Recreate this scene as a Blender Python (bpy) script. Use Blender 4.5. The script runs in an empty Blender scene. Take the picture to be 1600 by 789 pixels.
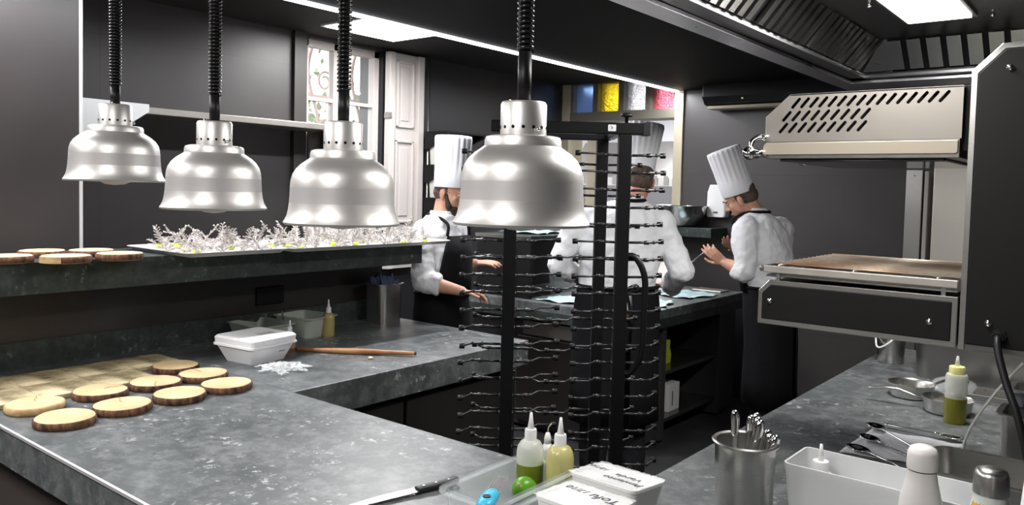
import bpy, bmesh, math, random
from mathutils import Vector, Matrix, Euler
random.seed(7)
PI = math.pi
SC = bpy.context.scene
COL = SC.collection
# ------------------------------------------------------------ camera
YAW, PIT, ROL = [math.radians(v) for v in (38.66, 2.735, 1.398)]
FPX, CYP = 1239.3, 353.8
CAMP = Vector((0, 0, 1.65))
FW = Vector((-math.sin(YAW)*math.cos(PIT), math.cos(YAW)*math.cos(PIT), -math.sin(PIT)))
_r = Vector((math.cos(YAW), math.sin(YAW), 0)); _u = _r.cross(FW)
RT = _r*math.cos(ROL) + _u*math.sin(ROL); UP = -_r*math.sin(ROL) + _u*math.cos(ROL)
cam = bpy.data.cameras.new('camera'); camo = bpy.data.objects.new('camera', cam); COL.objects.link(camo)
camo.matrix_world = Matrix(((RT.x, UP.x, -FW.x, 0), (RT.y, UP.y, -FW.y, 0), (RT.z, UP.z, -FW.z, 1.65), (0, 0, 0, 1)))
cam.sensor_fit = 'HORIZONTAL'; cam.sensor_width = 36; cam.lens = FPX/1600*36; cam.shift_y = -(394.5-CYP)/1600
cam.clip_start = 0.05
SC.camera = camo
def ray(x, y): return RT*(x-800)/FPX - UP*(y-CYP)/FPX + FW
def at(x, y, d): return CAMP + ray(x, y)*d          # a point measured in the photograph at a known distance
# ------------------------------------------------------------ world, exposure, big lights
SC.view_settings.view_transform = 'Standard'
try: SC.view_settings.look = 'None'
except Exception: pass
SC.view_settings.gamma = 1; SC.view_settings.use_curve_mapping = False
SC.view_settings.exposure = 0.0
W = bpy.data.worlds.new('world'); SC.world = W; W.use_nodes = True
bg = W.node_tree.nodes['Background']; bg.inputs[0].default_value = (.93, .96, 1, 1); bg.inputs[1].default_value = 3.2
def area(name, loc, sx, sy, power, rot=(0, 0, 0), color=(1, 1, 1)):
    l = bpy.data.lights.new(name, 'AREA'); l.shape = 'RECTANGLE'; l.size = sx; l.size_y = sy; l.energy = power; l.color = color
    o = bpy.data.objects.new(name, l); COL.objects.link(o); o.location = loc; o.rotation_euler = rot
    return o
area('ceiling_panel_light', (-3.68, 3.38, 2.585), .5, .5, 30, color=(1, .98, .97))
area('ceiling_panel_light', (-3.5, 1.0, 2.6), .5, .5, 26, color=(1, .97, .94))  # added fill above the pass shelf, out of view
area('ceiling_panel_light', (-2.6, -.35, 2.6), .55, .55, 34, color=(1, .97, .94))  # added fill on the diners side, unseen, brightens counter and lamp shades
area('ceiling_panel_light', (-.8, -.35, 2.6), .55, .55, 34, color=(1, .97, .94))  # second added diners-side fill, also unseen
area('strip_light', (-3.12, 3.0, 2.48), .03, 6.3, 95, color=(.95, .96, 1))
area('hood_lamp_light', (-.605, 2.8, 2.255), .2, .62, 34, color=(1, .98, .95))
area('hood_lamp_light', (-.605, 1.95, 2.255), .2, .62, 16, color=(1, .98, .95))
area('back_kitchen_light', (-3.9, 7.6, 2.7), 1.6, 1.2, 210, color=(1, .99, 1))

# ------------------------------------------------------------ materials
MATS = {}
def newmat(name):
    m = bpy.data.materials.new(name); m.use_nodes = True
    n = m.node_tree.nodes; b = n['Principled BSDF']; MATS[name] = m
    return m, n, m.node_tree.links, b
def noise(n, l, scale, detail=4, rough=.5, stretch=None, coord='Object'):
    tc = n.new('ShaderNodeTexCoord'); t = n.new('ShaderNodeTexNoise')
    t.inputs['Scale'].default_value = scale; t.inputs['Detail'].default_value = detail; t.inputs['Roughness'].default_value = rough
    if stretch:
        mp = n.new('ShaderNodeMapping'); mp.inputs['Scale'].default_value = stretch
        l.new(tc.outputs[coord], mp.inputs[0]); l.new(mp.outputs[0], t.inputs['Vector'])
    else: l.new(tc.outputs[coord], t.inputs['Vector'])
    return t
def ramp(n, l, src, stops):
    r = n.new('ShaderNodeValToRGB'); l.new(src, r.inputs[0])
    e = r.color_ramp.elements
    while len(e) < len(stops): e.new(.5)
    for k, (p, c) in enumerate(stops):
        e[k].position = p; e[k].color = (*c, 1) if len(c) == 3 else c
    return r
def bump(n, l, b, src, s, d=.01):
    bp = n.new('ShaderNodeBump'); bp.inputs['Strength'].default_value = s; bp.inputs['Distance'].default_value = d
    l.new(src, bp.inputs['Height']); l.new(bp.outputs[0], b.inputs['Normal'])
def mat(name, c, r=.5, m=0.0, c2=None, scale=8, stretch=None, bmp=0, bd=.005, emit=0, coat=0, spec=None, sss=0, rr=None):
    mt, n, l, b = newmat(name)
    b.inputs['Base Color'].default_value = (*c, 1); b.inputs['Roughness'].default_value = r; b.inputs['Metallic'].default_value = m
    if coat: b.inputs['Coat Weight'].default_value = coat
    if spec is not None: b.inputs['Specular IOR Level'].default_value = spec
    if emit: b.inputs['Emission Color'].default_value = (*c, 1); b.inputs['Emission Strength'].default_value = emit
    if sss: b.inputs['Subsurface Weight'].default_value = sss; b.inputs['Subsurface Radius'].default_value = (.02, .01, .006)
    if c2 is not None or bmp or rr:
        t = noise(n, l, scale, stretch=stretch)
        if c2 is not None:
            q = ramp(n, l, t.outputs[0], [(.35, c), (.68, c2)]); l.new(q.outputs[0], b.inputs['Base Color'])
        if rr:
            q = n.new('ShaderNodeMapRange'); q.inputs['To Min'].default_value = r-rr; q.inputs['To Max'].default_value = r+rr
            l.new(t.outputs[0], q.inputs[0]); l.new(q.outputs[0], b.inputs['Roughness'])
        if bmp: bump(n, l, b, t.outputs[0], bmp, bd)
    return mt
def clear(name, c, alpha, r=.08, tint=None):
    """thin clear or milky plastic: see-through share plus a glossy skin"""
    mt, n, l, b = newmat(name)
    b.inputs['Base Color'].default_value = (*c, 1); b.inputs['Roughness'].default_value = r
    tr = n.new('ShaderNodeBsdfTransparent'); tr.inputs[0].default_value = (*(tint or (1, 1, 1)), 1)
    mx = n.new('ShaderNodeMixShader'); mx.inputs[0].default_value = alpha
    out = n['Material Output']
    l.new(tr.outputs[0], mx.inputs[1]); l.new(b.outputs[0], mx.inputs[2]); l.new(mx.outputs[0], out.inputs[0])
    return mt
def stone(name, lo, hi, rough=.33):
    mt, n, l, b = newmat(name)
    a = noise(n, l, 3.2, 6, .65); base = ramp(n, l, a.outputs[0], [(.3, lo), (.7, hi)])
    s = noise(n, l, 34, 5, .7); sp = ramp(n, l, s.outputs[0], [(.575, (0, 0, 0)), (.63, (1, 1, 1))])
    s2 = noise(n, l, 5, 3, .6); sq = ramp(n, l, s2.outputs[0], [(.44, (0, 0, 0)), (.60, (1, 1, 1))])
    mu = n.new('ShaderNodeMath'); mu.operation = 'MULTIPLY'; l.new(sp.outputs[0], mu.inputs[0]); l.new(sq.outputs[0], mu.inputs[1])
    m2 = n.new('ShaderNodeMath'); m2.operation = 'MULTIPLY'; m2.inputs[1].default_value = .85; l.new(mu.outputs[0], m2.inputs[0])
    hz = ramp(n, l, noise(n, l, 15, 6, .75).outputs[0], [(.45, (0, 0, 0)), (.75, (.35, .35, .35))])
    m3 = n.new('ShaderNodeMath'); m3.operation = 'MAXIMUM'; l.new(m2.outputs[0], m3.inputs[0]); l.new(hz.outputs[0], m3.inputs[1])
    mx = n.new('ShaderNodeMix'); mx.data_type = 'RGBA'; l.new(m3.outputs[0], mx.inputs[0]); l.new(base.outputs[0], mx.inputs[6])
    mx.inputs[7].default_value = (hi[0]*4.5, hi[1]*4.2, hi[2]*4.1, 1)
    l.new(mx.outputs[2], b.inputs['Base Color'])
    q = n.new('ShaderNodeMapRange'); q.inputs['To Min'].default_value = rough-.08; q.inputs['To Max'].default_value = rough+.12
    l.new(a.outputs[0], q.inputs[0]); l.new(q.outputs[0], b.inputs['Roughness'])
    return mt
def walltile(name, c, seam, tx, tz, rough=.42):
    """large dark panels with fine seams"""
    mt, n, l, b = newmat(name)
    tc = n.new('ShaderNodeTexCoord'); sep = n.new('ShaderNodeSeparateXYZ'); l.new(tc.outputs['Object'], sep.inputs[0])
    outs = []
    add = n.new('ShaderNodeMath'); add.operation = 'ADD'; l.new(sep.outputs[0], add.inputs[0]); l.new(sep.outputs[1], add.inputs[1])
    for src, t in ((add.outputs[0], tx), (sep.outputs[2], tz)):
        d = n.new('ShaderNodeMath'); d.operation = 'DIVIDE'; d.inputs[1].default_value = t; l.new(src, d.inputs[0])
        f = n.new('ShaderNodeMath'); f.operation = 'FRACT'; l.new(d.outputs[0], f.inputs[0])
        g = n.new('ShaderNodeMath'); g.operation = 'LESS_THAN'; g.inputs[1].default_value = .006/t*.6; l.new(f.outputs[0], g.inputs[0]); outs.append(g)
    mxx = n.new('ShaderNodeMath'); mxx.operation = 'MAXIMUM'; l.new(outs[0].outputs[0], mxx.inputs[0]); l.new(outs[1].outputs[0], mxx.inputs[1])
    t = noise(n, l, 2.5, 5); r1 = ramp(n, l, t.outputs[0], [(.3, [v*.85 for v in c]), (.7, [v*1.15 for v in c])])
    mx = n.new('ShaderNodeMix'); mx.data_type = 'RGBA'; l.new(mxx.outputs[0], mx.inputs[0]); l.new(r1.outputs[0], mx.inputs[6]); mx.inputs[7].default_value = (*seam, 1)
    l.new(mx.outputs[2], b.inputs['Base Color']); b.inputs['Roughness'].default_value = rough
    return mt
def wood(name, lo, hi, ring):
    mt, n, l, b = newmat(name)
    tc = n.new('ShaderNodeTexCoord'); ns = noise(n, l, 9, 3)
    w = n.new('ShaderNodeTexWave'); w.wave_type = 'RINGS'; w.rings_direction = 'Z'; w.inputs['Scale'].default_value = 26; w.inputs['Distortion'].default_value = 2.5; w.inputs['Detail'].default_value = 2
    l.new(tc.outputs['Object'], w.inputs['Vector'])
    r0 = ramp(n, l, ns.outputs[0], [(.35, lo), (.65, hi)]); mx = n.new('ShaderNodeMix'); mx.data_type = 'RGBA'
    m = n.new('ShaderNodeMath'); m.operation = 'MULTIPLY'; m.inputs[1].default_value = .35; l.new(w.outputs['Fac'], m.inputs[0])
    l.new(m.outputs[0], mx.inputs[0]); l.new(r0.outputs[0], mx.inputs[6]); mx.inputs[7].default_value = (*ring, 1)
    l.new(mx.outputs[2], b.inputs['Base Color']); b.inputs['Roughness'].default_value = .75
    return mt
def cloth(name, c, r=.85, scale=14, s=.5):
    mt, n, l, b = newmat(name)
    b.inputs['Base Color'].default_value = (*c, 1); b.inputs['Roughness'].default_value = r
    b.inputs['Sheen Weight'].default_value = .1 if c[0] > .3 else 0; b.inputs['Specular IOR Level'].default_value = .15
    t = noise(n, l, scale, 3, .5); bump(n, l, b, t.outputs[0], s, .012)
    return mt

STONE = stone('dark_speckled_stone', (.050, .058, .060), (.105, .115, .117), .36)
STONE2 = stone('dark_green_stone', (.012, .018, .017), (.030, .040, .037), .4)
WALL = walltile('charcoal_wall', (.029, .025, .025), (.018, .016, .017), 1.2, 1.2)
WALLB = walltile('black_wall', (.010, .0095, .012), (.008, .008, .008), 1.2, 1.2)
WALLR = walltile('taupe_wall', (.046, .040, .040), (.028, .026, .026), 1.2, .6)
CEIL = mat('dark_ceiling', (.016, .014, .014), .7, spec=.2)
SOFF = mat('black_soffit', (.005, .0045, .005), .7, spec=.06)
FLOOR = mat('dark_floor', (.03, .03, .032), .4, c2=(.05, .05, .05), scale=5)
WHITEW = mat('white_wall', (.72, .72, .75), .6)
HEADM = mat('salamander_sheet', (.34, .315, .285), .42, 1, scale=20, rr=.08)
STEEL = mat('brushed_steel', (.55, .54, .52), .3, 1, scale=30, stretch=(1, 1, 40), rr=.08)
STEELD = mat('dark_steel', (.30, .29, .28), .32, 1, scale=14, rr=.1)
STEELW = mat('satin_steel', (.62, .585, .53), .45, 1, scale=20, rr=.08)
CHROME = mat('chrome', (.8, .8, .8), .08, 1)
ALU = mat('spun_aluminium', (.70, .68, .66), .42, .72, scale=3, stretch=(.3, .3, 60), rr=.05)
ALUB = mat('brushed_aluminium_band', (.50, .485, .48), .55, .6)
ALUT = mat('tray_aluminium', (.72, .72, .72), .4, .55)
HOODS = mat('hood_steel', (.42, .41, .41), .26, 1, scale=6, rr=.08)
HOODB = mat('hood_edge_steel', (.52, .52, .55), .3, 1, scale=6, rr=.1)
BLACKM = mat('black_metal', (.006, .006, .0065), .4, spec=.22)
BLACKP = mat('black_panel', (.010, .0095, .0095), .6, spec=.2)
BLACKR = mat('black_rubber', (.008, .008, .009), .45, spec=.35)
ARMM = mat('dark_coated_rod', (.022, .022, .023), .28, spec=.6)
CAB = mat('dark_cabinet', (.040, .040, .042), .38, scale=4, rr=.06)
CABB = mat('brownish_steel_door', (.22, .19, .175), .32, 1, scale=2, rr=.08)
WHITEP = mat('white_paint', (.50, .46, .44), .45)
BEIGE = mat('beige_frame', (.42, .37, .27), .5)
GREENISH = mat('olive_frame', (.16, .145, .115), .5)
WPLAST = mat('white_plastic', (.80, .80, .79), .35)
STYRO = mat('styrofoam', (.86, .86, .88), .8, scale=60, bmp=.25, bd=.003)
LED = mat('led', (.93, .95, 1), emit=9)
PANEL = mat('light_panel', (1, .99, 1), emit=7)
HPANEL = mat('hood_light_panel', (1, .99, .96), emit=5)
BULB = mat('bulb_glass', (.85, .78, .68), .15)
WOODT = wood('pale_end_grain', (.54, .39, .21), (.68, .52, .31), (.42, .27, .12))
BARK = mat('brown_bark', (.030, .012, .007), .9, c2=(.20, .09, .045), scale=55, stretch=(1, 1, .3), bmp=.8, bd=.01)
BARKP = mat('pale_bark', (.55, .40, .20), .85, c2=(.35, .20, .09), scale=22, bmp=.4, bd=.006)
SLAB, _n, _l, _b = newmat('weathered_pale_slab')
_t1 = noise(_n, _l, 9, 8, .7); _t2 = noise(_n, _l, 3.5, 4, .6, stretch=(1, 2.5, 1)); _r1 = ramp(_n, _l, _t1.outputs[0], [(.30, (.10, .085, .04)), (.45, (.36, .29, .16)), (.62, (.62, .52, .33))])
_r2 = ramp(_n, _l, _t2.outputs[0], [(.38, (.45, .45, .40)), (.60, (1, 1, 1))]); _m = _n.new('ShaderNodeMix'); _m.data_type = 'RGBA'; _m.blend_type = 'MULTIPLY'; _m.inputs[0].default_value = 1
_l.new(_r1.outputs[0], _m.inputs[6]); _l.new(_r2.outputs[0], _m.inputs[7]); _l.new(_m.outputs[2], _b.inputs['Base Color']); _b.inputs['Roughness'].default_value = .85; bump(_n, _l, _b, _t1.outputs[0], .5, .005)
PINW = mat('rolling_pin_wood', (.28, .10, .03), .4, c2=(.50, .27, .11), scale=5, stretch=(1, 1, 1))
COTTON = cloth('white_cotton', (.74, .745, .77), s=.55)
APRON = cloth('black_apron_cloth', (.007, .007, .0085), s=.4)
TROUS = cloth('black_trousers', (.012, .012, .014))
HATM = mat('white_paper_hat', (.80, .80, .84), .7, scale=40, stretch=(1, 1, .1), bmp=.15)
SKIN = mat('skin', (.52, .27, .18), .5, sss=.08, c2=(.60, .33, .23), scale=12)
SKINR = mat('ruddy_skin', (.50, .22, .15), .5, sss=.08, c2=(.58, .30, .21), scale=12)
HAIR = mat('dark_short_hair', (.035, .022, .016), .8, scale=120, bmp=.5, bd=.003)
STUB = mat('cropped_hair', (.055, .038, .030), .85, c2=(.12, .08, .06), scale=60)
LIP = mat('lips', (.38, .13, .10), .5)
EYEW = mat('eye_white', (.42, .38, .36), .3)
CLEARP = clear('clear_plastic', (.86, .89, .90), .20, .05, (.985, .995, .995))
_n = CLEARP.node_tree.nodes; _lw = _n.new('ShaderNodeFresnel'); _lw.inputs['IOR'].default_value = 1.5; _mr = _n.new('ShaderNodeMapRange'); _mr.inputs['To Min'].default_value = .015; _mr.inputs['To Max'].default_value = .30
CLEARP.node_tree.links.new(_lw.outputs[0], _mr.inputs[0]); CLEARP.node_tree.links.new(_mr.outputs[0], [q for q in _n if q.type == 'MIX_SHADER'][0].inputs[0])
MILKY = clear('milky_plastic', (.80, .81, .82), .80, .35)
FROST = clear('frosted_bottle', (.78, .80, .74), .62, .3)
WRAP = clear('cling_film', (.93, .95, .96), .38, .12)
OLIVEOIL = mat('olive_oil', (.22, .21, .012), .25, spec=.5)
GREENOIL = mat('green_sauce', (.16, .20, .015), .3)
CREAM = mat('yellow_cream_sauce', (.52, .47, .19), .3)
MUST = mat('mustard_sauce', (.40, .34, .12), .3)
SALMON = mat('pink_sauce', (.62, .30, .17), .35)
LIME = mat('lime_skin', (.08, .26, .012), .32, c2=(.16, .40, .02), scale=6, bmp=.1)
LIMEY = mat('lime_yellow_gel', (.62, .70, .04), .35)
CRISP = mat('silvery_crisp', (.34, .30, .28), .3, .35, c2=(.62, .58, .55), scale=30, spec=.8)
BLUEP = mat('blue_plastic', (.05, .50, .75), .35)
BLUEC = cloth('blue_cloth', (.06, .08, .14))
GREYC = cloth('grey_cloth', (.50, .50, .52), scale=40, s=.5)
MAT_AQ = mat('pale_aqua_sheet', (.45, .68, .70), .25, c2=(.66, .80, .82), scale=12, bmp=.3, bd=.01)
YELLOWB = mat('yellow_green_bag', (.55, .62, .03), .4)
FOLIAGE = mat('foliage', (.10, .20, .05), .6, c2=(.30, .42, .12), scale=12)
IRON = mat('pinkish_iron', (.55, .34, .27), .6)
PLASTER = mat('outdoor_plaster', (.85, .80, .74), .8)
TEXTM = mat('black_marker', (.01, .01, .012), .5)
GREYT = mat('grey_print', (.10, .10, .11), .6)
BOTW = mat('matt_white_bottle', (.76, .73, .71), .38)
ORANGE = mat('orange_print', (.85, .42, .04), .4)
LEAFG = mat('dark_green_print', (.05, .14, .08), .4)
PALEG = mat('pale_leaf_print', (.70, .75, .70), .4)
CABLEW = mat('white_cable', (.75, .74, .70), .4)

# ------------------------------------------------------------ mesh helpers
def nb(): return bmesh.new()
def link(name, bm, m, parent=None, smooth=False, loc=None, rot=None, bev=0):
    me = bpy.data.meshes.new(name); bmesh.ops.recalc_face_normals(bm, faces=bm.faces[:]); bm.to_mesh(me); bm.free()
    for q in (m if isinstance(m, (list, tuple)) else [m]): me.materials.append(q)
    if smooth:
        for p in me.polygons: p.use_smooth = True
    o = bpy.data.objects.new(name, me); COL.objects.link(o)
    if parent: o.parent = parent
    if loc is not None: o.location = loc
    if rot is not None: o.rotation_euler = rot
    if bev:
        b = o.modifiers.new('bevel', 'BEVEL'); b.width = bev; b.segments = 2; b.limit_method = 'ANGLE'; b.angle_limit = math.radians(40)
    return o
def auto(o, ang=40):
    """smooth faces but keep hard edges sharp"""
    me = o.data; bm = bmesh.new(); bm.from_mesh(me)
    for e in bm.edges:
        if len(e.link_faces) == 2 and e.calc_face_angle(0) > math.radians(ang): e.smooth = False
    for f in bm.faces: f.smooth = True
    bm.to_mesh(me); bm.free(); return o
def tag(o, label, cat, group=None, kind=None):
    if label: o['label'] = label
    if cat: o['category'] = cat
    if group: o['group'] = group
    if kind: o['kind'] = kind
    return o
def root(name, label, cat, loc=(0, 0, 0), rz=0, group=None):
    o = bpy.data.objects.new(name, None); COL.objects.link(o); o.empty_display_size = .05
    o.location = loc; o.rotation_euler = (0, 0, rz); return tag(o, label, cat, group)
def struct(o): o['kind'] = 'structure'; return o
def box(bm, x0, x1, y0, y1, z0, z1, mi=0):
    v = [bm.verts.new(p) for p in ((x0, y0, z0), (x1, y0, z0), (x1, y1, z0), (x0, y1, z0), (x0, y0, z1), (x1, y0, z1), (x1, y1, z1), (x0, y1, z1))]
    for f in ((0, 3, 2, 1), (4, 5, 6, 7), (0, 1, 5, 4), (1, 2, 6, 5), (2, 3, 7, 6), (3, 0, 4, 7)):
        q = bm.faces.new([v[i] for i in f]); q.material_index = mi
    return v
def lathe(bm, prof, seg=32, c=(0, 0, 0), closed=True, mi=0, axis=None):
    """prof: (radius, z) list"""
    rings = []
    for r, z in prof:
        if r < 1e-6: rings.append([bm.verts.new((c[0], c[1], c[2]+z))])
        else: rings.append([bm.verts.new((c[0]+r*math.cos(2*PI*k/seg), c[1]+r*math.sin(2*PI*k/seg), c[2]+z)) for k in range(seg)])
    fs = []
    for a, b in zip(rings, rings[1:]):
        for k in range(seg):
            k2 = (k+1) % seg
            if len(a) == 1 and len(b) == 1: break
            if len(a) == 1: fs.append(bm.faces.new((a[0], b[k2], b[k])))
            elif len(b) == 1: fs.append(bm.faces.new((a[k], a[k2], b[0])))
            else: fs.append(bm.faces.new((a[k], a[k2], b[k2], b[k])))
    if closed:
        if len(rings[0]) > 1: fs.append(bm.faces.new(rings[0][::-1]))
        if len(rings[-1]) > 1: fs.append(bm.faces.new(rings[-1]))
    for f in fs: f.material_index = mi
    return rings
def frame_of(d):
    d = Vector(d).normalized(); a = Vector((0, 0, 1)) if abs(d.z) < .95 else Vector((1, 0, 0))
    x = a.cross(d).normalized(); y = d.cross(x); return x, y, d
def tube(bm, pts, r, seg=10, cap=True, mi=0):
    """tube along points; r a number or a list"""
    pts = [Vector(p) for p in pts]; n = len(pts); rs = r if isinstance(r, (list, tuple)) else [r]*n
    rings = []; x = None
    for i, p in enumerate(pts):
        d = (pts[min(i+1, n-1)]-pts[max(i-1, 0)]).normalized()
        if x is None: x, y, _ = frame_of(d)
        else:
            x = (x-d*x.dot(d)).normalized(); y = d.cross(x)
        rings.append([bm.verts.new(p+(x*math.cos(2*PI*k/seg)+y*math.sin(2*PI*k/seg))*rs[i]) for k in range(seg)])
    for a, b in zip(rings, rings[1:]):
        for k in range(seg):
            f = bm.faces.new((a[k], a[(k+1) % seg], b[(k+1) % seg], b[k])); f.material_index = mi
    if cap:
        bm.faces.new(rings[0][::-1]).material_index = mi; bm.faces.new(rings[-1]).material_index = mi
def bez(pts, n=8):
    """smooth curve through points (Catmull-Rom)"""
    P = [Vector(p) for p in pts]; P = [P[0]*2-P[1]]+P+[P[-1]*2-P[-2]]; out = []
    for i in range(1, len(P)-2):
        for k in range(n):
            t = k/n; a, b, c, d = P[i-1:i+3]
            out.append(.5*((2*b)+(c-a)*t+(2*a-5*b+4*c-d)*t*t+(3*b-a-3*c+d)*t**3))
    out.append(P[-2]); return out
def sphere(bm, c, r, sx=1, sy=1, sz=1, u=16, v=10, mi=0, rot=None):
    m = Matrix.Translation(c) @ (rot.to_4x4() if rot else Matrix()) @ Matrix.Diagonal((r*sx, r*sy, r*sz, 1))
    g = bmesh.ops.create_uvsphere(bm, u_segments=u, v_segments=v, radius=1, matrix=m)
    for w in g['verts']:
        for f in w.link_faces: f.material_index = mi
def prism(bm, poly, o, ax, ay, az, t, mi=0):
    """extrude polygon given in (a,b) along az*t; ax, ay, az vectors"""
    o, ax, ay, az = Vector(o), Vector(ax), Vector(ay), Vector(az)
    A = [bm.verts.new(o+ax*p[0]+ay*p[1]) for p in poly]; B = [bm.verts.new(v.co+az*t) for v in A]
    fs = [bm.faces.new(A[::-1]), bm.faces.new(B)]
    for i in range(len(A)): fs.append(bm.faces.new((A[i], A[(i+1) % len(A)], B[(i+1) % len(A)], B[i])))
    for f in fs: f.material_index = mi
def rrect(w, d, r, n=5):
    out = []
    for cx, cy, a0 in ((w/2-r, d/2-r, 0), (-w/2+r, d/2-r, 90), (-w/2+r, -d/2+r, 180), (w/2-r, -d/2+r, 270)):
        for k in range(n+1):
            a = math.radians(a0+90*k/n); out.append((cx+r*math.cos(a), cy+r*math.sin(a)))
    return out
def loft(bm, rings, cap0=True, cap1=True, mi=0):
    R = [[bm.verts.new(p) for p in r] for r in rings]
    for a, b in zip(R, R[1:]):
        for k in range(len(a)):
            f = bm.faces.new((a[k], a[(k+1) % len(a)], b[(k+1) % len(a)], b[k])); f.material_index = mi
    if cap0: bm.faces.new(R[0][::-1]).material_index = mi
    if cap1: bm.faces.new(R[-1]).material_index = mi
def tub(bm, w, d, h, r, t=.003, rim=.012, taper=.9, rimt=.004, mi=0):
    """open food container with a flanged rim; top centre at z=h"""
    L = []
    def R(s, z, rr=r, e=0): return [(x, y, z) for x, y in rrect(w*s+e, d*s+e, max(rr, .003))]
    L += [R(taper, 0), R((taper+1)/2, h*.5), R(1, h-rimt, e=0), R(1, h-rimt, r+rim, 2*rim), R(1, h, r+rim, 2*rim), R(1, h, r, -2*t), R((taper+1)/2, h*.5, r, -2*t), R(taper, t*1.5, r, -2*t)]
    loft(bm, L, True, True, mi)
def copy_tree(o, parent=None):
    c = o.copy(); COL.objects.link(c)
    if parent: c.parent = parent
    for ch in list(o.children): copy_tree(ch, c)
    return c
def rbox(name, x0, x1, y0, y1, z0, z1, m, parent=None, bev=.004):
    bm = nb(); box(bm, x0, x1, y0, y1, z0, z1); return link(name, bm, m, parent, bev=bev)

# ------------------------------------------------------------ the room
def sbox(name, x0, x1, y0, y1, z0, z1, m): return struct(rbox(name, x0, x1, y0, y1, z0, z1, m, bev=0))
sbox('floor', -6.2, 2.2, -3.2, 9.6, -.1, 0, FLOOR)
sbox('ceiling', -4.6, 2.2, -3.2, 6.1, 2.62, 2.72, CEIL)
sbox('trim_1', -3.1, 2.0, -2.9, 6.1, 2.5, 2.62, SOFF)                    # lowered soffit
bm = nb(); XW = -4.3; wy0, wy1, wz0, wz1 = 3.19, 3.86, 1.0, 2.60
box(bm, XW-.25, XW, 1.35, wy0, 0, 2.62); box(bm, XW-.25, XW, wy0, wy1, 0, wz0); box(bm, XW-.25, XW, wy0, wy1, wz1, 2.62)
struct(link('wall_left', bm, WALL))
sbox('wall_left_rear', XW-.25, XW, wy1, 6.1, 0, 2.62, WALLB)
bm = nb(); box(bm, -4.6, -3.55, -3.1, 1.49, 0, 2.62); struct(link('wall_partition', bm, WALL))
sbox('trim_2', -3.551, -3.543, 1.484, 1.496, 1.0, 2.62, ALUT)            # steel corner strip
bm = nb(); DX0, DX1, DZ = -4.24, -3.13, 2.30
box(bm, -3.06, 2.0, 6.1, 6.3, 0, 2.62); struct(link('wall_far', bm, WALLR))
sbox('wall_far_top', XW-.25, -3.06, 6.1, 6.3, 2.66, 2.72, WALLB)
sbox('wall_right', .75, .95, .0, 6.3, 0, 2.62, WALL)
sbox('wall_near', -4.6, 2.2, -3.2, -3.1, 0, 2.62, mat('dining_wall', (.30, .28, .26), .7))
sbox('wall_dining_right', 2.0, 2.2, -3.1, .0, 0, 2.62, mat('dining_wall_side', (.22, .20, .19), .7))
# door with coloured transom panes
bm = nb()
box(bm, -4.31, -4.22, 6.08, 6.32, 0, 2.66); box(bm, -3.14, -3.06, 6.07, 6.32, 0, 2.66)
struct(link('door_1_frame', bm, BEIGE, bev=.004))
bm = nb(); box(bm, -4.22, -3.14, 6.09, 6.3, 2.28, 2.36); box(bm, -4.22, -3.14, 6.1, 6.3, 2.62, 2.68)
tx = [-4.22]
panes = []
pw = (4.22-3.14)/4
for k in range(5):
    x = -4.22+pw*k; box(bm, max(x-.028, -4.22), min(x+.028, -3.14), 6.1, 6.28, 2.36, 2.62)
tr = struct(link('door_1', bm, GREENISH, bev=.003))
for k, (nm, c) in enumerate((('blue', (.30, .48, .85)), ('yellow', (.92, .70, .03)), ('white', (.80, .80, .83)), ('red', (.85, .16, .22)))):
    g = mat('%s_textured_glass' % nm, c, .25, scale=60 if k else 3, bmp=.9 if k else .02, bd=.02, spec=.8)
    b = g.node_tree.nodes['Principled BSDF']; b.inputs['Transmission Weight'].default_value = .55 if k else .4
    b.inputs['IOR'].default_value = 1.3
    o = rbox('coloured_pane', -4.22+pw*k+.028, -4.22+pw*(k+1)-.028, 6.16, 6.175, 2.36, 2.62, g, tr, bev=0); o['label'] = '%s textured glass pane' % nm
# room behind the door
bm = nb(); box(bm, -6.2, -1.6, 9.4, 9.6, 0, 2.9); box(bm, -6.2, -6.0, 6.3, 9.4, 0, 2.9); box(bm, -1.8, -1.6, 6.3, 9.4, 0, 2.9); box(bm, -6.2, -1.6, 6.3, 9.6, 2.8, 2.9)
struct(link('wall_back_kitchen', bm, WHITEW))
hd = root('extractor_hood', 'small steel extractor hood seen through the far doorway', 'hood', (-4.9, 8.9, 1.72))
bm = nb(); prism(bm, [(-.02, .0), (-.02, .1), (.35, .55), (.5, .55), (.5, 0)], (-.9, -.5, 0), (0, 1, 0), (0, 0, 1), (1, 0, 0), 2.2); link('hood_body', bm, STEEL, hd)
for k in range(14): rbox('baffle', -.8+k*.14, -.74+k*.14, -.53, -.515, .01, .12, STEELD, hd, bev=0)
rk = root('back_kitchen_unit', 'white and steel wall unit seen behind the coloured doorway', 'cabinet', (-4.6, 8.95, 0))
rbox('body', -1.0, 1.6, -.3, .4, 0, .9, WHITEP, rk)
rbox('worktop', -1.05, 1.65, -.35, .42, .9, .95, STEEL, rk)
for z in (1.15, 1.3, 1.42): rbox('shelf', -.8, 1.5, .1, .42, z, z+.03, STEEL, rk)
dl = root('open_door_leaf', 'cream door leaf standing open in the far doorway', 'door', (-4.1, 6.35, 0)); rbox('leaf', -.09, .10, 0, .05, .02, 2.26, mat('cream_door', (.62, .57, .44), .5), dl)
bm = nb(); sphere(bm, (.06, -.04, 1.75), .02); tube(bm, [(.06, -.04, 1.75), (.06, 0, 1.75)], .008); link('handle', bm, CHROME, dl, True)

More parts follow.
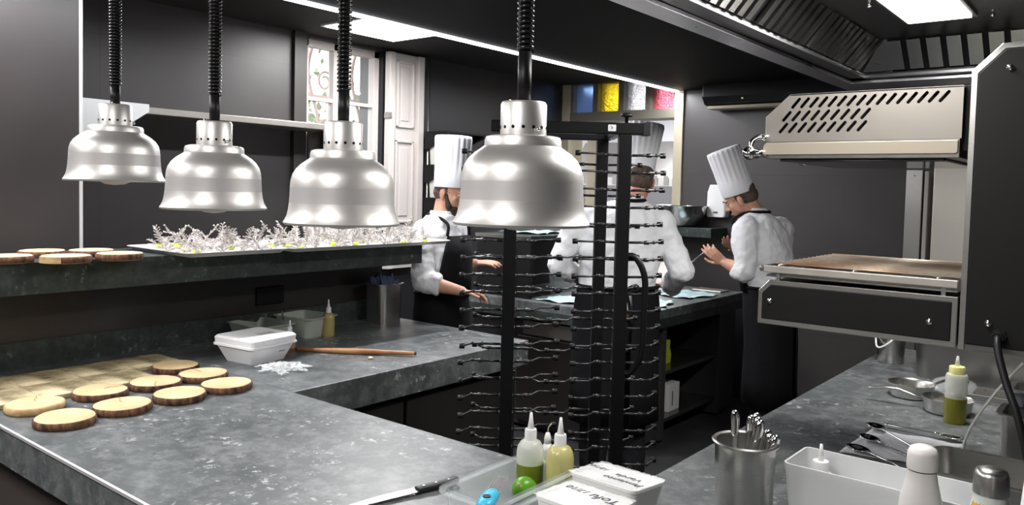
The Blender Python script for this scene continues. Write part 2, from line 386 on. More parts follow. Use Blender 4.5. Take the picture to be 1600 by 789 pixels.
# window and shutter on the left wall
bm = nb(); zf0, zf1 = wz0, wz1
for y0, y1 in ((wy0, wy0+.06), (3.455, 3.515), (wy1-.05, wy1)): box(bm, XW-.10, XW-.04, y0, y1, zf0, zf1)
box(bm, XW-.10, XW-.04, wy0, wy1, zf0, zf0+.06); box(bm, XW-.10, XW-.04, wy0, wy1, zf1-.05, zf1); box(bm, XW-.09, XW-.05, wy0, wy1, 2.20, 2.225); box(bm, XW-.09, XW-.05, wy0, wy1, 1.62, 1.645)
wn = struct(link('window_1', bm, WHITEP, bev=.004))
for a, b in ((wy0+.06, 3.455), (3.515, wy1-.05)): rbox('pane', XW-.074, XW-.070, a, b, zf0+.06, zf1-.05, clear('window_glass_%d' % int(a*10), (.9, .95, .95), .06, .03), wn, bev=0)
sbox('trim_3', XW-.02, XW+.03, wy0-.10, wy0-.005, 0.9, 2.62, mat('dark_brown_trim', (.022, .019, .017), .5))
sh = root('window_shutter', 'cream panelled wooden shutter folded open beside the window', 'shutter', (XW+.035, 3.865, 1.05))
bm = nb(); H = 1.55
box(bm, -.015, .015, 0, .34, 0, H)
for (a, b) in ((.08, .16), (.22, .30)): pass
link('leaf_board', bm, WHITEP, sh)
def raised(y0, y1, z0, z1, nm='raised_panel'):
    bm = nb()
    for (a, b, c, d) in ((y0, y1, z0, z0+.018), (y0, y1, z1-.018, z1), (y0, y0+.018, z0, z1), (y1-.018, y1, z0, z1)): box(bm, .012, .032, a, b, c, d)
    box(bm, .012, .022, y0+.045, y1-.045, z0+.05, z1-.05)
    o = link(nm, bm, WHITEP, sh, bev=.006); return o
raised(.08, .25, 1.02, 1.5); raised(.07, .25, .33, .93); raised(.07, .25, .04, .26)
rbox('stile', .01, .045, .275, .335, 0, H, WHITEP, sh); rbox('stile', .01, .04, 0, .05, 0, H, WHITEP, sh)
bm = nb(); tube(bm, [(.06, .365, -.9), (.06, .365, H)], .008); link('edge_rod', bm, STEEL, sh, True)
bm = nb(); box(bm, -.01, .02, .04, .05, .9, .94); box(bm, -.01, .05, -.01, .01, 1.08, 1.12); link('hinge', bm, STEELD, sh)
# outside: grille, leaves, bright plaster wall
gr = root('window_grille', 'ornate wrought iron grille outside the window', 'grille', (XW-.45, 3.5, 1.0))
bm = nb()
for z in (.35, .82, 1.25): box(bm, -.01, .01, -.6, .9, z, z+.045)
for k in range(7):
    y = -.5+k*.2; pts = [(0, y+.05*math.sin(t*.9), t*.12) for t in range(15)]; tube(bm, bez(pts, 3), .012, 6)
    for z in (.2, .62, 1.05, 1.4):
        a0 = k*.7; tube(bm, [(0, y+.1+.07*math.cos(a)*(1-a/14), z+.08*math.sin(a)*(1-a/14)) for a in [q*.5 for q in range(18)]], .009, 6)
link('scroll_bars', bm, IRON, gr, True)
for (y, z) in ((-.55, .37), (.85, .37), (-.55, 1.27), (.85, 1.27)): rbox('wall_tie', 0, .202, y-.012, y+.012, z-.01, z+.01, IRON, gr, bev=0)
bm = nb(); rnd = random.Random(3)
for k in range(420):
    c = Vector((XW-1.0+rnd.uniform(-.3, .3), 3.9+rnd.gauss(0, .35), 1.9+rnd.gauss(0, .4))); a = Vector((rnd.uniform(-1, 1), rnd.uniform(-1, 1), rnd.uniform(-1, 1))).normalized(); b = a.orthogonal().normalized(); s = rnd.uniform(.02, .05)
    v = [bm.verts.new(c+a*s), bm.verts.new(c+b*s*.5), bm.verts.new(c-a*s), bm.verts.new(c-b*s*.5)]; bm.faces.new(v)
tag(link('garden_leaves', bm, FOLIAGE), 'green leaves of a plant outside the window', 'foliage', kind='stuff')
sbox('wall_outside', XW-2.4, XW-2.3, 1.5, 7.5, 0, 2.3, PLASTER)

# ceiling lights; panels other than the window one are unseen, added for light
def panel(name, loc, w, label, fr=.02, m=PANEL, l2=None):
    r = root(name, label, 'ceiling light', loc)
    bm = nb(); box(bm, -w/2-fr, w/2+fr, -w/2-fr, w/2+fr, -.012, 0); link('frame', bm, WPLAST, r)
    rbox('diffuser', -w/2, w/2, -(l2 or w)/2, (l2 or w)/2, -.016, -.012, m, r, bev=0)
panel('ceiling_light_panel', (-3.68, 3.36, 2.62), .56, 'square flush ceiling light panel near the window')
panel('ceiling_light_panel', (-3.5, 1.0, 2.62), .52, 'square flush ceiling light panel over the pass shelf, outside the frame')
panel('ceiling_light_panel', (-2.6, -.35, 2.62-.0), .56, 'square ceiling light panel on the diners side, left one')
panel('ceiling_light_panel', (-.8, -.35, 2.62), .56, 'square ceiling light panel on the diners side, right one')
for o in [q for q in COL.objects if q.name.startswith('ceiling_light_panel') and q.location.x > -3]: o.location.z = 2.5
for o in [q for q in COL.objects if q.type == 'LIGHT' and q.location.x > -3 and q.location.y < 0]: o.location.z = 2.47
ls = root('led_strip', 'long thin white LED strip along the soffit edge', 'strip light', (-3.12, 3.0, 2.5))
rbox('channel', -.02, .02, -3.2, 3.09, -.0, .02, ALUT, ls, bev=0); rbox('lit_diffuser', -.013, .013, -3.2, 3.09, -.013, 0, LED, ls, bev=0)
# dark wall unit at the top right of the far wall
ac = root('air_unit', 'black rounded air unit high on the far wall', 'air conditioner', (-2.80, 6.1, 2.33))
bm = nb(); prism(bm, [(0, .03), (-.06, 0), (-.2, .02), (-.24, .08), (-.24, .27), (0, .27)], (0, 0, 0), (0, 1, 0), (0, 0, 1), (1, 0, 0), 1.5); link('casing', bm, BLACKM, ac, bev=.015)
rbox('louvre', .03, 1.45, -.19, -.06, -.012, .012, BEIGE, ac); rbox('indicator', .33, .345, -.243, -.238, .05, .06, mat('pale_green_led', (.5, .8, .4), emit=.6), ac)

# ------------------------------------------------------------ extractor hood over the right worktop
hood = root('extractor_hood', 'large dark steel extractor hood with slanted baffle filters over the right worktop', 'hood', (0, 0, 2.15))
X0, X1, Y0, Y1 = -1.13, .72, 1.38, 3.92; IX, IY = -1.05, 3.70
bm = nb()
box(bm, X0, IX, Y0, Y1, 0, .012); box(bm, IX, X1, IY, Y1, 0, .012); box(bm, X0, X1, Y0, Y0+.1, 0, .012)
link('bottom_lip', bm, HOODB, hood)
bm = nb(); box(bm, X0-.01, X0, Y0, Y1, 0, .34); box(bm, X0, X1, Y1, Y1+.01, 0, .34); box(bm, X0, X1, Y0-.01, Y0, 0, .34); link('skirt', bm, SOFF, hood)
bm = nb()
fx0, fx1, fz0, fz1 = -.985, -.885, .035, .145
box(bm, IX, fx0, Y0, IY, .015, .03)                       # gutter beside the filters
box(bm, IX, X1, 3.64, IY, .015, .03)
link('gutter', bm, mat('gutter_steel', (.16, .16, .165), .35, 1), hood)
bm = nb(); tube(bm, [(fx0, Y0, .03), (fx0, 3.66, .03)], .002, 6); tube(bm, [(fx0, 3.62, .03), (X1, 3.62, .03)], .002, 6); link('edge_bead', bm, CHROME, hood)
# filter frames: a slanted sheet behind the fins
bm = nb()
v = [bm.verts.new(p) for p in ((fx0, Y0, fz0), (fx0, 3.62, fz0), (fx1, 3.5, fz1+.01), (fx1, Y0, fz1+.01))]; bm.faces.new(v)
v = [bm.verts.new(p) for p in ((fx0, 3.62, fz0), (X1, 3.62, fz0), (X1, 3.5, fz1+.01), (fx1, 3.5, fz1+.01))]; bm.faces.new(v)
link('filter_backing', bm, BLACKM, hood)
bm = nb(); v = [bm.verts.new(p) for p in ((fx0, 3.618, fz0), (-.865, 3.618, fz0), (-.865, 3.505, fz1), (fx1, 3.505, fz1))]; bm.faces.new(v); link('corner_plate', bm, HOODS, hood)
bm = nb(); box(bm, fx1-.005, X1, Y0, 3.51, fz1, fz1+.02); link('inner_top', bm, mat('hood_inner_top', (.20, .20, .20), .3, 1), hood)
def fin(bm, p0, p1, w, side):
    p0, p1, side = Vector(p0), Vector(p1), Vector(side); nrm = (p1-p0).cross(side).normalized()
    if nrm.z > 0: nrm = -nrm
    A = [p0-side*w/2, p0+side*w/2, p0+side*w/2+nrm*.012, p0-side*w/2+nrm*.012]; B = [q+(p1-p0) for q in A]
    loft(bm, [A, B])
y = 1.45; k = 0
while y < 3.42:
    bm = nb()
    fw_ = .44
    for j in range(7):
        yy = y+.035+j*.062
        if yy < 3.52: fin(bm, (fx0+.006, yy, fz0), (fx1-.004, yy-(.0), fz1), .036, (0, 1, 0))
    link('baffle_filter', bm, HOODS, hood); y += fw_+.03
bmL = nb()
for j in range(15):
    xx = -.84+j*.072
    fin(bmL, (xx, 3.612, fz0+.008), (xx, 3.51, fz1), .050, (1, 0, 0))
link('baffle_filter', bmL, HOODS, hood)
for (yc, l) in ((2.83, .62), (1.95, .62)):
    rbox('lamp_frame', -.72, -.49, yc-l/2-.02, yc+l/2+.02, fz1-.012, fz1, STEEL, hood, bev=0); rbox('lamp_diffuser', -.705, -.505, yc-l/2, yc+l/2, fz1-.018, fz1-.012, HPANEL, hood, bev=0)
    bm = nb()
    for (a, b) in ((-.76, yc), (-.45, yc+l/2+.05), (-.76, yc-.3)): sphere(bm, (a, b, fz1-.006), .008)
    link('screw', bm, CHROME, hood, True)

# ------------------------------------------------------------ counters
def counter(name, label, x0, x1, y0, y1, ztop, t, base, parent_name='worktop'):
    r = root(name, label, 'counter', (x0, y0, 0)); return r
ct = root('stone_counter', 'dark speckled stone counter running in a U from pass to right worktop', 'counter', (-3.42, .89, 0))
def cb(nm, x0, x1, y0, y1, z0, z1, m, bev=.003): return rbox(nm, x0+3.42, x1+3.42, y0-.89, y1-.89, z0, z1, m, ct, bev)
bm = nb()   # U-shaped slab, one outline
prism(bm, [(a+3.42, b-.89) for a, b in ((-3.42, .89), (.74, .89), (.74, 4.3), (-.985, 4.3), (-.985, 1.72), (-2.365, 1.72), (-2.365, 3.11), (-3.42, 3.11))], (0, 0, .78), (1, 0, 0), (0, 1, 0), (0, 0, 1), .12)
link('stone_worktop', bm, STONE, ct, bev=.003)
cb('front_plinth', -3.42, .74, .97, 1.05, 0, .78, mat('brown_grey_front', (.075, .062, .058), .45))
cb('steel_edge_trim', -3.42, .74,   .884, .892, .892, .9, ALUT, 0)
cb('slab_joint', -3.42, -2.365, 1.7185, 1.7205, .8995, .9001, BLACKM, 0)
for (x0, x1, y0, y1, nm) in ((-2.43, -2.42, 1.75, 2.32, 'cabinet_door'), (-2.43, -2.42, 2.34, 3.08, 'cabinet_door')): cb(nm, x0, x1, y0, y1, .12, .745, mat('dark_glossy_door', (.055, .052, .05), .28, .6), .002)
cb('cabinet_body', -3.38, -2.45, 1.72, 3.08, .1, .78, CAB)
cb('cabinet_body', -2.4, -1.05, 1.05, 1.66, .1, .78, CAB)
cb('cabinet_body', -.93, .7, 1.72, 4.25, .1, .78, CAB)
cb('cabinet_body', -3.3, .7, 1.06, 1.64, .1, .775, CAB)
sbox('trim_4', -3.42, -3.395, .89, 3.09, .9, 1.005, STONE2)
sbox('wall_splash', -3.50, -3.422, .89, 3.09, .0, 1.226, mat('dark_brown_panel', (.030, .025, .023), .3))
tag(rbox('socket_plate', -3.421, -3.410, 2.26, 2.42, 1.04, 1.13, BLACKM), 'black socket plate on the dark panel under the pass shelf', 'socket')
# pass shelf
ps = root('pass_shelf', 'dark stone pass shelf holding the crisp trays and bark boards', 'shelf', (-3.52, .75, 1.228))
rbox('stone_slab', 0, .42, 0, 2.34, 0, .117, STONE2, ps, .003)

# far counter (island where the cooks work)
fc = root('stone_counter', 'far dark stone counter where two cooks work, open shelves at its right end', 'counter', (-3.8, 4.2, 0))
def fb(nm, x0, x1, y0, y1, z0, z1, m, bev=.003): return rbox(nm, x0+3.8, x1+3.8, y0-4.2, y1-4.2, z0, z1, m, fc, bev)
fb('stone_worktop', -3.8, -2.38, 4.2, 5.86, .84, .9, STONE)
fb('stone_apron', -2.40, -2.38, 4.2, 5.86, .78, .84, STONE2, 0); fb('stone_apron', -3.8, -2.38, 4.2, 4.22, .78, .84, STONE2, 0)
fb('end_panel', -2.60, -2.42, 4.62, 4.68, 0.02, .78, CAB)
fb('body', -3.78, -2.46, 4.30, 4.62, 0.02, .78, mat('charcoal_end', (.05, .05, .053), .4))
fb('back_panel', -3.1, -3.05, 4.62, 5.84, .02, .78, CAB); fb('side_panel', -3.05, -2.42, 5.5, 5.56, .02, .78, CAB)
fb('open_shelf', -3.05, -2.44, 4.68, 5.5, .44, .465, mat('grey_shelf', (.10, .10, .10), .25, .7)); fb('open_shelf', -3.05, -2.44, 4.68, 5.5, .12, .145, MATS['grey_shelf'])
fb('body', -3.05, -2.44, 5.56, 5.84, .02, .78, CAB)
fb('drawer_front', -3.30, -2.86, 4.275, 4.298, .66, .755, mat('beige_drawer', (.34, .31, .28), .35, .6))
fb('fridge_door', -3.35, -2.5, 4.275, 4.298, .06, .645, CABB)
os_ = root('over_shelf', 'dark over-shelf standing behind the left cook at the far counter', 'shelf', (-3.75, 4.27, .9))
rbox('shelf_slab', 0, .5, 0, 1.3, .40, .43, STONE2, os_); rbox('end_panel', .02, .5, .0, .03, 0, .40, BLACKP, os_); rbox('edge_strip', 0, .5, -.006, .002, .40, .43, STEELD, os_)
rbox('upright', .30, .312, -.02, -.006, .0, .36, STEEL, os_, 0); rbox('upright', .36, .372, -.02, -.006, .0, .36, STEEL, os_, 0)
rbox('back_board', .0, .02, .03, 1.3, 0, .40, BLACKP, os_)
# low drawer unit under it is part of the counter; a pan rail shelf holding the bowl on the far wall
wsf = root('wall_shelf', 'dark stone wall shelf holding the big steel bowl on the far wall', 'shelf', (-3.1, 5.8, 1.30))
rbox('slab', 0, .45, 0, .3, 0, .075, STONE2, wsf)

# ------------------------------------------------------------ steel wall shelf on the left wall
st = root('steel_wall_shelf', 'long steel wall shelf on brackets left of the window', 'shelf', (XW, 1.5, 1.985))
rbox('shelf_board', 0, .3, 0, 1.84, 0, .035, HEADM, st, .003)
bm = nb(); prism(bm, [(0, 0), (0, .03), (.53-.0, .028), (.53, -.01), (.14, -.28), (0, -.34)], (.302, -.02, .02), (0, 1, 0), (0, 0, 1), (1, 0, 0), .004); link('end_plate', bm, ALUT, st)
for y in (1.75,):
    bm = nb(); prism(bm, [(0, 0), (.28, 0), (.26, -.02), (.03, -.2), (0, -.2)], (.0, y, 0), (1, 0, 0), (0, 0, 1), (0, 1, 0), .004); box(bm, 0, .02, y-.04, y+.01, -.22, 0); link('bracket', bm, STEELD, st)
# narrow shelves with white tubs behind the left cook
bs = root('black_wall_shelves', 'black slanted wall shelves beside the shutter', 'shelf', (XW, 4.20, 1.555))
for k, z in enumerate((0, .245, .49)):
    bm = nb(); prism(bm, [(.09, 0), (.32, 0), (.32, -.02), (.12, -.12), (.09, -.12)], (0, 0, z), (1, 0, 0), (0, 0, 1), (0, 1, 0), .02); prism(bm, [(0, 0), (.32, 0), (.32, -.02), (.05, -.12), (0, -.12)], (0, .4, z), (1, 0, 0), (0, 0, 1), (0, 1, 0), .02)
    box(bm, .09, .32, 0, .42, z-.002, z+.012); link('shelf_board', bm, BLACKM, bs)
for k, (z, lb) in enumerate(((1.568, 'white tall tub on the lower black wall shelf beside the shutter'), (1.813, 'white tall tub on the upper black wall shelf beside the shutter'))):
    r = root('storage_tub', lb, 'container', (XW+.20, 4.31, z))
    bm = nb(); loft(bm, [[(x*s, y*s, zz) for x, y in rrect(.18, .18, .02)] for s, zz in ((.92, 0), (1, .17))]); link('tub_body', bm, mat('cream_white_%d' % k, (.50, .50, .45), .4), r, bev=.003)
    bm = nb(); loft(bm, [[(x, y, zz) for x, y in rrect(.19, .19, .02)] for zz in (.17, .185)]); link('tub_lid', bm, WPLAST, r, bev=.002)
    r = root('small_dish', 'small white dish stacked beside the tall tub, %s shelf' % ('lower' if k == 0 else 'upper'), 'dish', (XW+.2, 4.49, z))
    bm = nb(); lathe(bm, [(.02, 0), (.05, .03), (.055, .035), (.052, .036), (.02, .008)], 20); link('dish', bm, WPLAST, r, True)

# ------------------------------------------------------------ heat lamps
SP = 1/840.0
PROF = [(105, 0), (106, 3), (103.5, 7), (99.5, 15), (97, 26), (95.5, 38), (94.5, 52), (94, 66), (93, 79), (90, 90), (84, 100), (75, 109), (65, 116), (59.5, 120), (59, 129), (57, 134), (50, 136), (36, 137)]
def heat_lamp(label, pos, tubetop, coil0, sz=1.0, zs_=1.0):
    r = root('heat_lamp', label, 'heat lamp', pos, random.uniform(0, 6), 'heat lamps hanging over the front counter')
    bm = nb(); out = [(a*SP*sz, b*SP*sz) for a, b in PROF]; inn = [(max(a-2.2, 5)*SP*sz, b*SP*sz-.0015) for a, b in PROF[::-1]]
    lathe(bm, out+inn+[out[0]], 64, closed=False)
    bmesh.ops.remove_doubles(bm, verts=bm.verts[:], dist=1e-5)
    for f in bm.faces:
        zc = f.calc_center_median().z/SP/sz; rr_ = Vector(f.calc_center_median()[:2]).length/SP/sz
        f.material_index = 1 if 45 <= zc < 72 else 0
    auto(link('shade', bm, [ALU, ALUB], r))
    bm = nb(); z0 = 135*SP*sz; R = 35.5*SP*sz; h = 53*SP*sz
    lathe(bm, [(R, z0), (R, z0+h*.93), (R-.003, z0+h), (.005, z0+h)], 48)
    auto(link('neck', bm, ALU, r)); 
    bm = nb()
    for k in range(14):
        a = 2*PI*k/14; c = Vector((R*math.cos(a), R*math.sin(a), z0+.016*sz)); d = Vector((math.cos(a), math.sin(a), 0))
        tube(bm, [c-d*.003, c+d*.0004], .0032*sz, 10)
    link('vent_holes', bm, BLACKM, r)
    bm = nb(); sphere(bm, (R*.8, -R*.72, z0+.012), .004); sphere(bm, (-R*.5, -R*.3, z0+h+.002), .004); link('screw', bm, CHROME, r, True)
    bm = nb(); lathe(bm, [(.0, -.012), (.025, -.009), (.042, 0), (.045, .014), (.04, .03), (.022, .06), (.018, .09), (0, .09)], 28); link('bulb', bm, BULB, r, True)
    r.scale.z = zs_; zt = (tubetop-pos[2])/zs_; zs = z0+h
    bm = nb(); tube(bm, [(0, 0, zs-.002), (0, 0, coil0)], .0125*sz, 18); tube(bm, [(0, 0, coil0), (0, 0, zt)], .0105*sz, 14); link('cord_sleeve', bm, BLACKR, r, True)
    bm = nb(); n = int((zt-coil0)/.0092); pts = []
    for k in range(n*12): a = 2*PI*k/12; pts.append((.0128*sz*math.cos(a), .0128*sz*math.sin(a), coil0+.0092*k/12))
    tube(bm, pts, .0034, 6); link('coil', bm, mat('glossy_black_coil_%d' % len(MATS), (.015, .015, .016), .15, spec=.9), r, True)
    bm = nb(); lathe(bm, [(.05, zt-.025), (.05, zt), (0, zt)], 24); link('ceiling_rose', bm, BLACKM, r, True)
zc = 2.5
heat_lamp('leftmost aluminium dome heat lamp, above the bark boards', at(180, 283, 2.15), zc, .278, 1, .92)
heat_lamp('aluminium dome heat lamp, second from the left, above the left crisp tray', at(334.5, 326, 1.98), zc, .292, 1, .965)
heat_lamp('aluminium dome heat lamp, third from the left, in front of the shutter', at(534.5, 350, 1.75), zc, .292)
heat_lamp('nearest and largest looking aluminium dome heat lamp, in front of the plate rack', at(814, 351, 1.46), zc, .315)

# ------------------------------------------------------------ bark boards and slabs
def disc(label, x, y, z, rad, pale=0, crack=0, sd=0, group=None):
    rn = random.Random(sd); r = root('wood_slice', label, 'wooden board', (x, y, z), rn.uniform(0, 6), group)
    N = 64; ph = [rn.uniform(0, 6) for _ in range(4)]
    def R(a): return rad*(1+.022*math.sin(2*a+ph[0])+.014*math.sin(3*a+ph[1])+.006*math.sin(7*a+ph[2]))
    h = .025
    rings = [[(R(2*PI*k/N)*s*math.cos(2*PI*k/N), R(2*PI*k/N)*s*math.sin(2*PI*k/N), zz) for k in range(N)] for s, zz in ((.94, .0), (.945, h-.0015), (.93, h))]
    bm = nb(); loft(bm, rings); auto(link('slice', bm, WOODT, r), 50)
    bm = nb(); ring = []
    for s, zz in ((.945, .001), (.985, .003), (1.0, h*.5), (.985, h-.003), (.945, h-.001)):
        ring.append([(R(2*PI*k/N)*(s+rn.uniform(-.006, .012)*(s > .95))*math.cos(2*PI*k/N), R(2*PI*k/N)*(s+rn.uniform(-.006, .012)*(s > .95))*math.sin(2*PI*k/N), zz) for k in range(N)])
    loft(bm, ring, False, False)
    inner = [[(R(2*PI*k/N)*.935*math.cos(2*PI*k/N), R(2*PI*k/N)*.935*math.sin(2*PI*k/N), zz) for k in range(N)] for zz in (h-.002, .002)]
    auto(link('bark', bm, BARKP if pale else BARK, r), 60)
    if crack:
        bm = nb(); pts = [(rad*.15, 0, h+.0002), (rad*.4, .004, h+.0002), (rad*.65, -.002, h+.0002), (rad*.93, .003, h+.0002)]
        tube(bm, pts, .0009, 5); link('crack', bm, BARK, r)
    return r
G1 = 'bark edged wood slices on the front counter'
for k, (x, y, pale, crack, lb) in enumerate([
    (-2.545, 1.022, 0, 0, 'bark-edged wood slice nearest the counter edge, front left of the counter rows'),
    (-2.768, 1.020, 1, 1, 'wood slice with pale peeled edge, beside the pale square slabs'),
    (-2.560, 1.203, 0, 1, 'bark-edged wood slice in the front row, second from the left'),
    (-2.785, 1.232, 0, 1, 'cracked bark-edged wood slice in the second row touching the square slabs'),
    (-2.560, 1.398, 0, 0, 'bark-edged wood slice in the front row, third from the left'),
    (-2.772, 1.420, 0, 1, 'bark-edged wood slice with a small star crack, middle of the second row'),
    (-2.568, 1.580, 0, 0, 'bark-edged wood slice at the right end of the front row'),
    (-2.765, 1.603, 0, 1, 'dark-ringed wood slice at the right end of the second row'),
    (-2.962, 1.598, 0, 0, 'rearmost wood slice on the counter, beside the last square slab')]):
    disc(lb, x, y, .9, .089 if k != 1 else .086, pale, crack, k+10, G1)
G2 = 'bark edged wood slices on the pass shelf'
ZS = 1.345
for k, (px, py, lb) in enumerate([(10, 399, 'dark-edged wood slice at the far left end of the pass shelf'), (66, 391, 'wood slice on the pass shelf, behind the one with the yellow patch'),
    (103, 399, 'wood slice on the pass shelf with a yellow bare patch in its bark'), (143, 390, 'rear wood slice on the pass shelf in front of the corner strip'), (187, 395, 'wood slice on the pass shelf right beside the crisp tray')]):
    d = ray(px, py); p = CAMP+d*((ZS+.025-1.65)/d.z)
    q = disc(lb, p.x, p.y, ZS+.0006, .083, 0, 0, k+40, G2)
    if k == 2:
        bm = nb(); N = 10; aa = [math.radians(-95+k2*7) - q.rotation_euler.z for k2 in range(N)]
        R_ = .0865; loft(bm, [[(R_*math.cos(a), R_*math.sin(a), .002) for a in aa]+[((R_-.006)*math.cos(a), (R_-.006)*math.sin(a), .002) for a in aa[::-1]], [(R_*math.cos(a), R_*math.sin(a), .0235) for a in aa]+[((R_-.006)*math.cos(a), (R_-.006)*math.sin(a), .0235) for a in aa[::-1]]])
        link('bare_patch', bm, BARKP, q)
G3 = 'weathered square slabs on the front counter'
for k, (x0, y0, lb) in enumerate([(-3.235, .875, 'pale weathered square slab at the back left edge of the photo'), (-3.035, .875, 'pale weathered square slab left of the pale-edged wood slice'),
    (-3.235, 1.073, 'pale square slab in the back row, second from the left'), (-3.035, 1.073, 'pale square slab in the front row, behind the pale-edged slice'),
    (-3.235, 1.271, 'pale square slab in the back row, third from the left'), (-3.035, 1.271, 'pale square slab in the front row, behind the cracked slice'),
    (-3.235, 1.469, 'darkest mossy square slab at the right end of the back row')]):
    bm = nb(); rn = random.Random(k)
    o = rbox('square_slab', -.098, .098, -.098, .098, 0, .018, SLAB, bev=.003); o.location = (x0+.1, y0+.1, .9); o.rotation_euler.z = 0
    tag(o, lb, 'slab', G3)

# ------------------------------------------------------------ trays and silvery crisps
def tray(label, x0, x1, y0, y1, z, rz=0, tilt=0):
    r = root('serving_tray', label, 'tray', ((x0+x1)/2, (y0+y1)/2, z), rz); w, d = x1-x0, y1-y0
    L = [[(a, b, zz) for a, b in rrect(w+e, d+e, rr)] for e, zz, rr in ((-.05, 0, .02), (-.02, .012, .03), (0, .016, .035), (0, .019, .035), (-.022, .016, .028), (-.052, .0025, .02))]
    bm = nb(); loft(bm, L); auto(link('tray_body', bm, ALUT, r), 30)
    rbox('paper_liner', -w/2+.03, w/2-.03, -d/2+.03, d/2-.03, .0028, .004, WPLAST, r, 0); return r
tray('aluminium tray of silvery crisps at the left, beside the bark boards', -3.46, -2.93, 1.63, 2.11, ZS)
tray('long aluminium tray of silvery crisps at the right end of the pass shelf', -3.44, -2.91, 2.115, 3.13, ZS)
def crisp_mesh(sd):
    rn = random.Random(sd); bm = nb()
    # arching fronds: a curved rib with short forked barbs on both sides, like coral
    for b in range(3 if sd % 2 else 4):
        a = b*2.1+rn.uniform(-.5, .5)+sd; L = rn.uniform(.05, .085) if b else rn.uniform(.09, .12); up = rn.uniform(.25, .9) if b else rn.uniform(1.0, 1.9); bend = rn.uniform(-.1, 1.3)
        d = Vector((math.cos(a), math.sin(a), 0)); s = Vector((-math.sin(a), math.cos(a), 0)); p = Vector((0, 0, .006)); pts = [p]; el = math.atan(up)
        n = 8
        for k in range(n):
            el -= bend/n*(k/n)*2.0; p = p+(d*math.cos(el)+Vector((0, 0, math.sin(el))))*L/n+s*rn.uniform(-.001, .001); p = Vector((p.x, p.y, max(p.z, .004))); pts.append(p)
        tube(bm, pts, [.0042-.0026*k/n for k in range(n+1)], 6)
        for k in range(2, n+1):
            t = (pts[k]-pts[k-1]).normalized(); u = s.cross(t)
            for q in (1, -1):
                l = .013+.012*math.sin(PI*k/n)*rn.uniform(.6, 1.2) if k < n else .016
                e = pts[k]+(t*.8+s*q*(.8 if k < n else .4)+u*rn.uniform(-.3, .3)).normalized()*l; e.z = max(e.z, .003)
                tube(bm, [pts[k], e], [.0024, .0017], 5)
                tube(bm, [pts[k].lerp(e, .6), e+(s*q*.6-t*.1+u*rn.uniform(-.5, .5)).normalized()*.005], [.0017, .0011], 5)
        g0 = [bm.verts.new(v) for v in (pts[1]-s*.002, pts[3]-s*.009, pts[6]-s*.008, pts[7], pts[6]+s*.008, pts[3]+s*.009, pts[1]+s*.002)]
        g = bmesh.ops.extrude_face_region(bm, geom=[bm.faces.new(g0)]); nn = s.cross((pts[6]-pts[1]).normalized())*.0012
        for v in [q for q in g['geom'] if isinstance(q, bmesh.types.BMVert)]: v.co += nn
    sphere(bm, (0, 0, .006), .010, 1.2, 1, .5, 10, 6)
    me = bpy.data.meshes.new('crisp'); bmesh.ops.recalc_face_normals(bm, faces=bm.faces[:]); bm.to_mesh(me); bm.free(); me.materials.append(CRISP)
    for p in me.polygons: p.use_smooth = True
    return me
CM = [crisp_mesh(k) for k in range(6)]
bm = nb(); sphere(bm, (0, 0, 0), .017, 1.2, .9, .55, 14, 8); sphere(bm, (.011, .006, .003), .011, 1, 1, .6, 10, 6)
gel = bpy.data.meshes.new('gel'); bm.to_mesh(gel); bm.free(); gel.materials.append(LIMEY)
for p in gel.polygons: p.use_smooth = True
rn = random.Random(5)
spots = []
for (x0, x1, y0, y1, n, side) in ((-3.40, -2.99, 1.69, 2.05, 22, 0), (-3.39, -2.97, 2.18, 3.07, 46, 1)):
    pts = []; tries = 0
    while len(pts) < n and tries < 6000:
        tries += 1; p = (rn.uniform(x0, x1), rn.uniform(y0, y1))
        if all((p[0]-q[0])**2+(p[1]-q[1])**2 > (.070 if side == 0 else .076)**2 for q in pts): pts.append(p)
    for p in pts: spots.append((*p, side))
for k, (x, y, side) in enumerate(spots):
    o = bpy.data.objects.new('silvery_crisp', CM[k % 6]); COL.objects.link(o); s = rn.uniform(.78, 1.05)
    o.location = (x, y, ZS+.0042); o.rotation_euler = (0, 0, rn.uniform(0, 6.28)); o.scale = (s*.92, s*.92, s*1.1)
    has = (k % 2 == 0)
    tag(o, ('curled silvery crisp %s on the %s aluminium tray' % ('with lime yellow gel' if has else 'without yellow gel', 'left' if side == 0 else 'long right')), 'crisp', 'silvery crisps %s gel on the %s tray' % ('with' if has else 'without', 'left' if side == 0 else 'right'))
    if has:
        g = bpy.data.objects.new('lime_gel', gel); COL.objects.link(g); g.parent = o; g.location = (.02*math.cos(k), .02*math.sin(k), .011); g['label'] = 'lime yellow gel filling'

# ------------------------------------------------------------ things on the left counter arm
# steam pan with blue cloth
def gn(name, label, loc, w, d, h, m, rz=0, cat='container', r=.03, group=None, taper=.94, rim=.012):
    rr_ = root(name, label, cat, loc, rz, group); bm = nb(); tub(bm, w, d, h, r, .003, rim, taper); auto(link('pan_body', bm, m, rr_), 35); return rr_
gn('steam_pan', 'tall steel pan at the end of the left counter, stuffed with blue cloth', (-3.26, 2.96, .9), .15, .16, .215, STEEL, r=.035, taper=.97)
bm = nb(); rn = random.Random(11)
N = 26
gridv = [[None]*N for _ in range(N)]
for i in range(N):
    for j in range(N):
        x = (i/(N-1)-.5)*.17; y = (j/(N-1)-.5)*.20
        z = .205+.03*math.sin(x*60+y*25)+.018*math.sin(y*90-x*40)+.02*math.cos(x*110)*math.cos(y*70)
        z -= max(0, abs(x)-.055)*.0; z = max(z, .195)+(.012 if (i+j) % 7 == 0 else 0)
        gridv[i][j] = bm.verts.new((x*.75, y*.7, z))
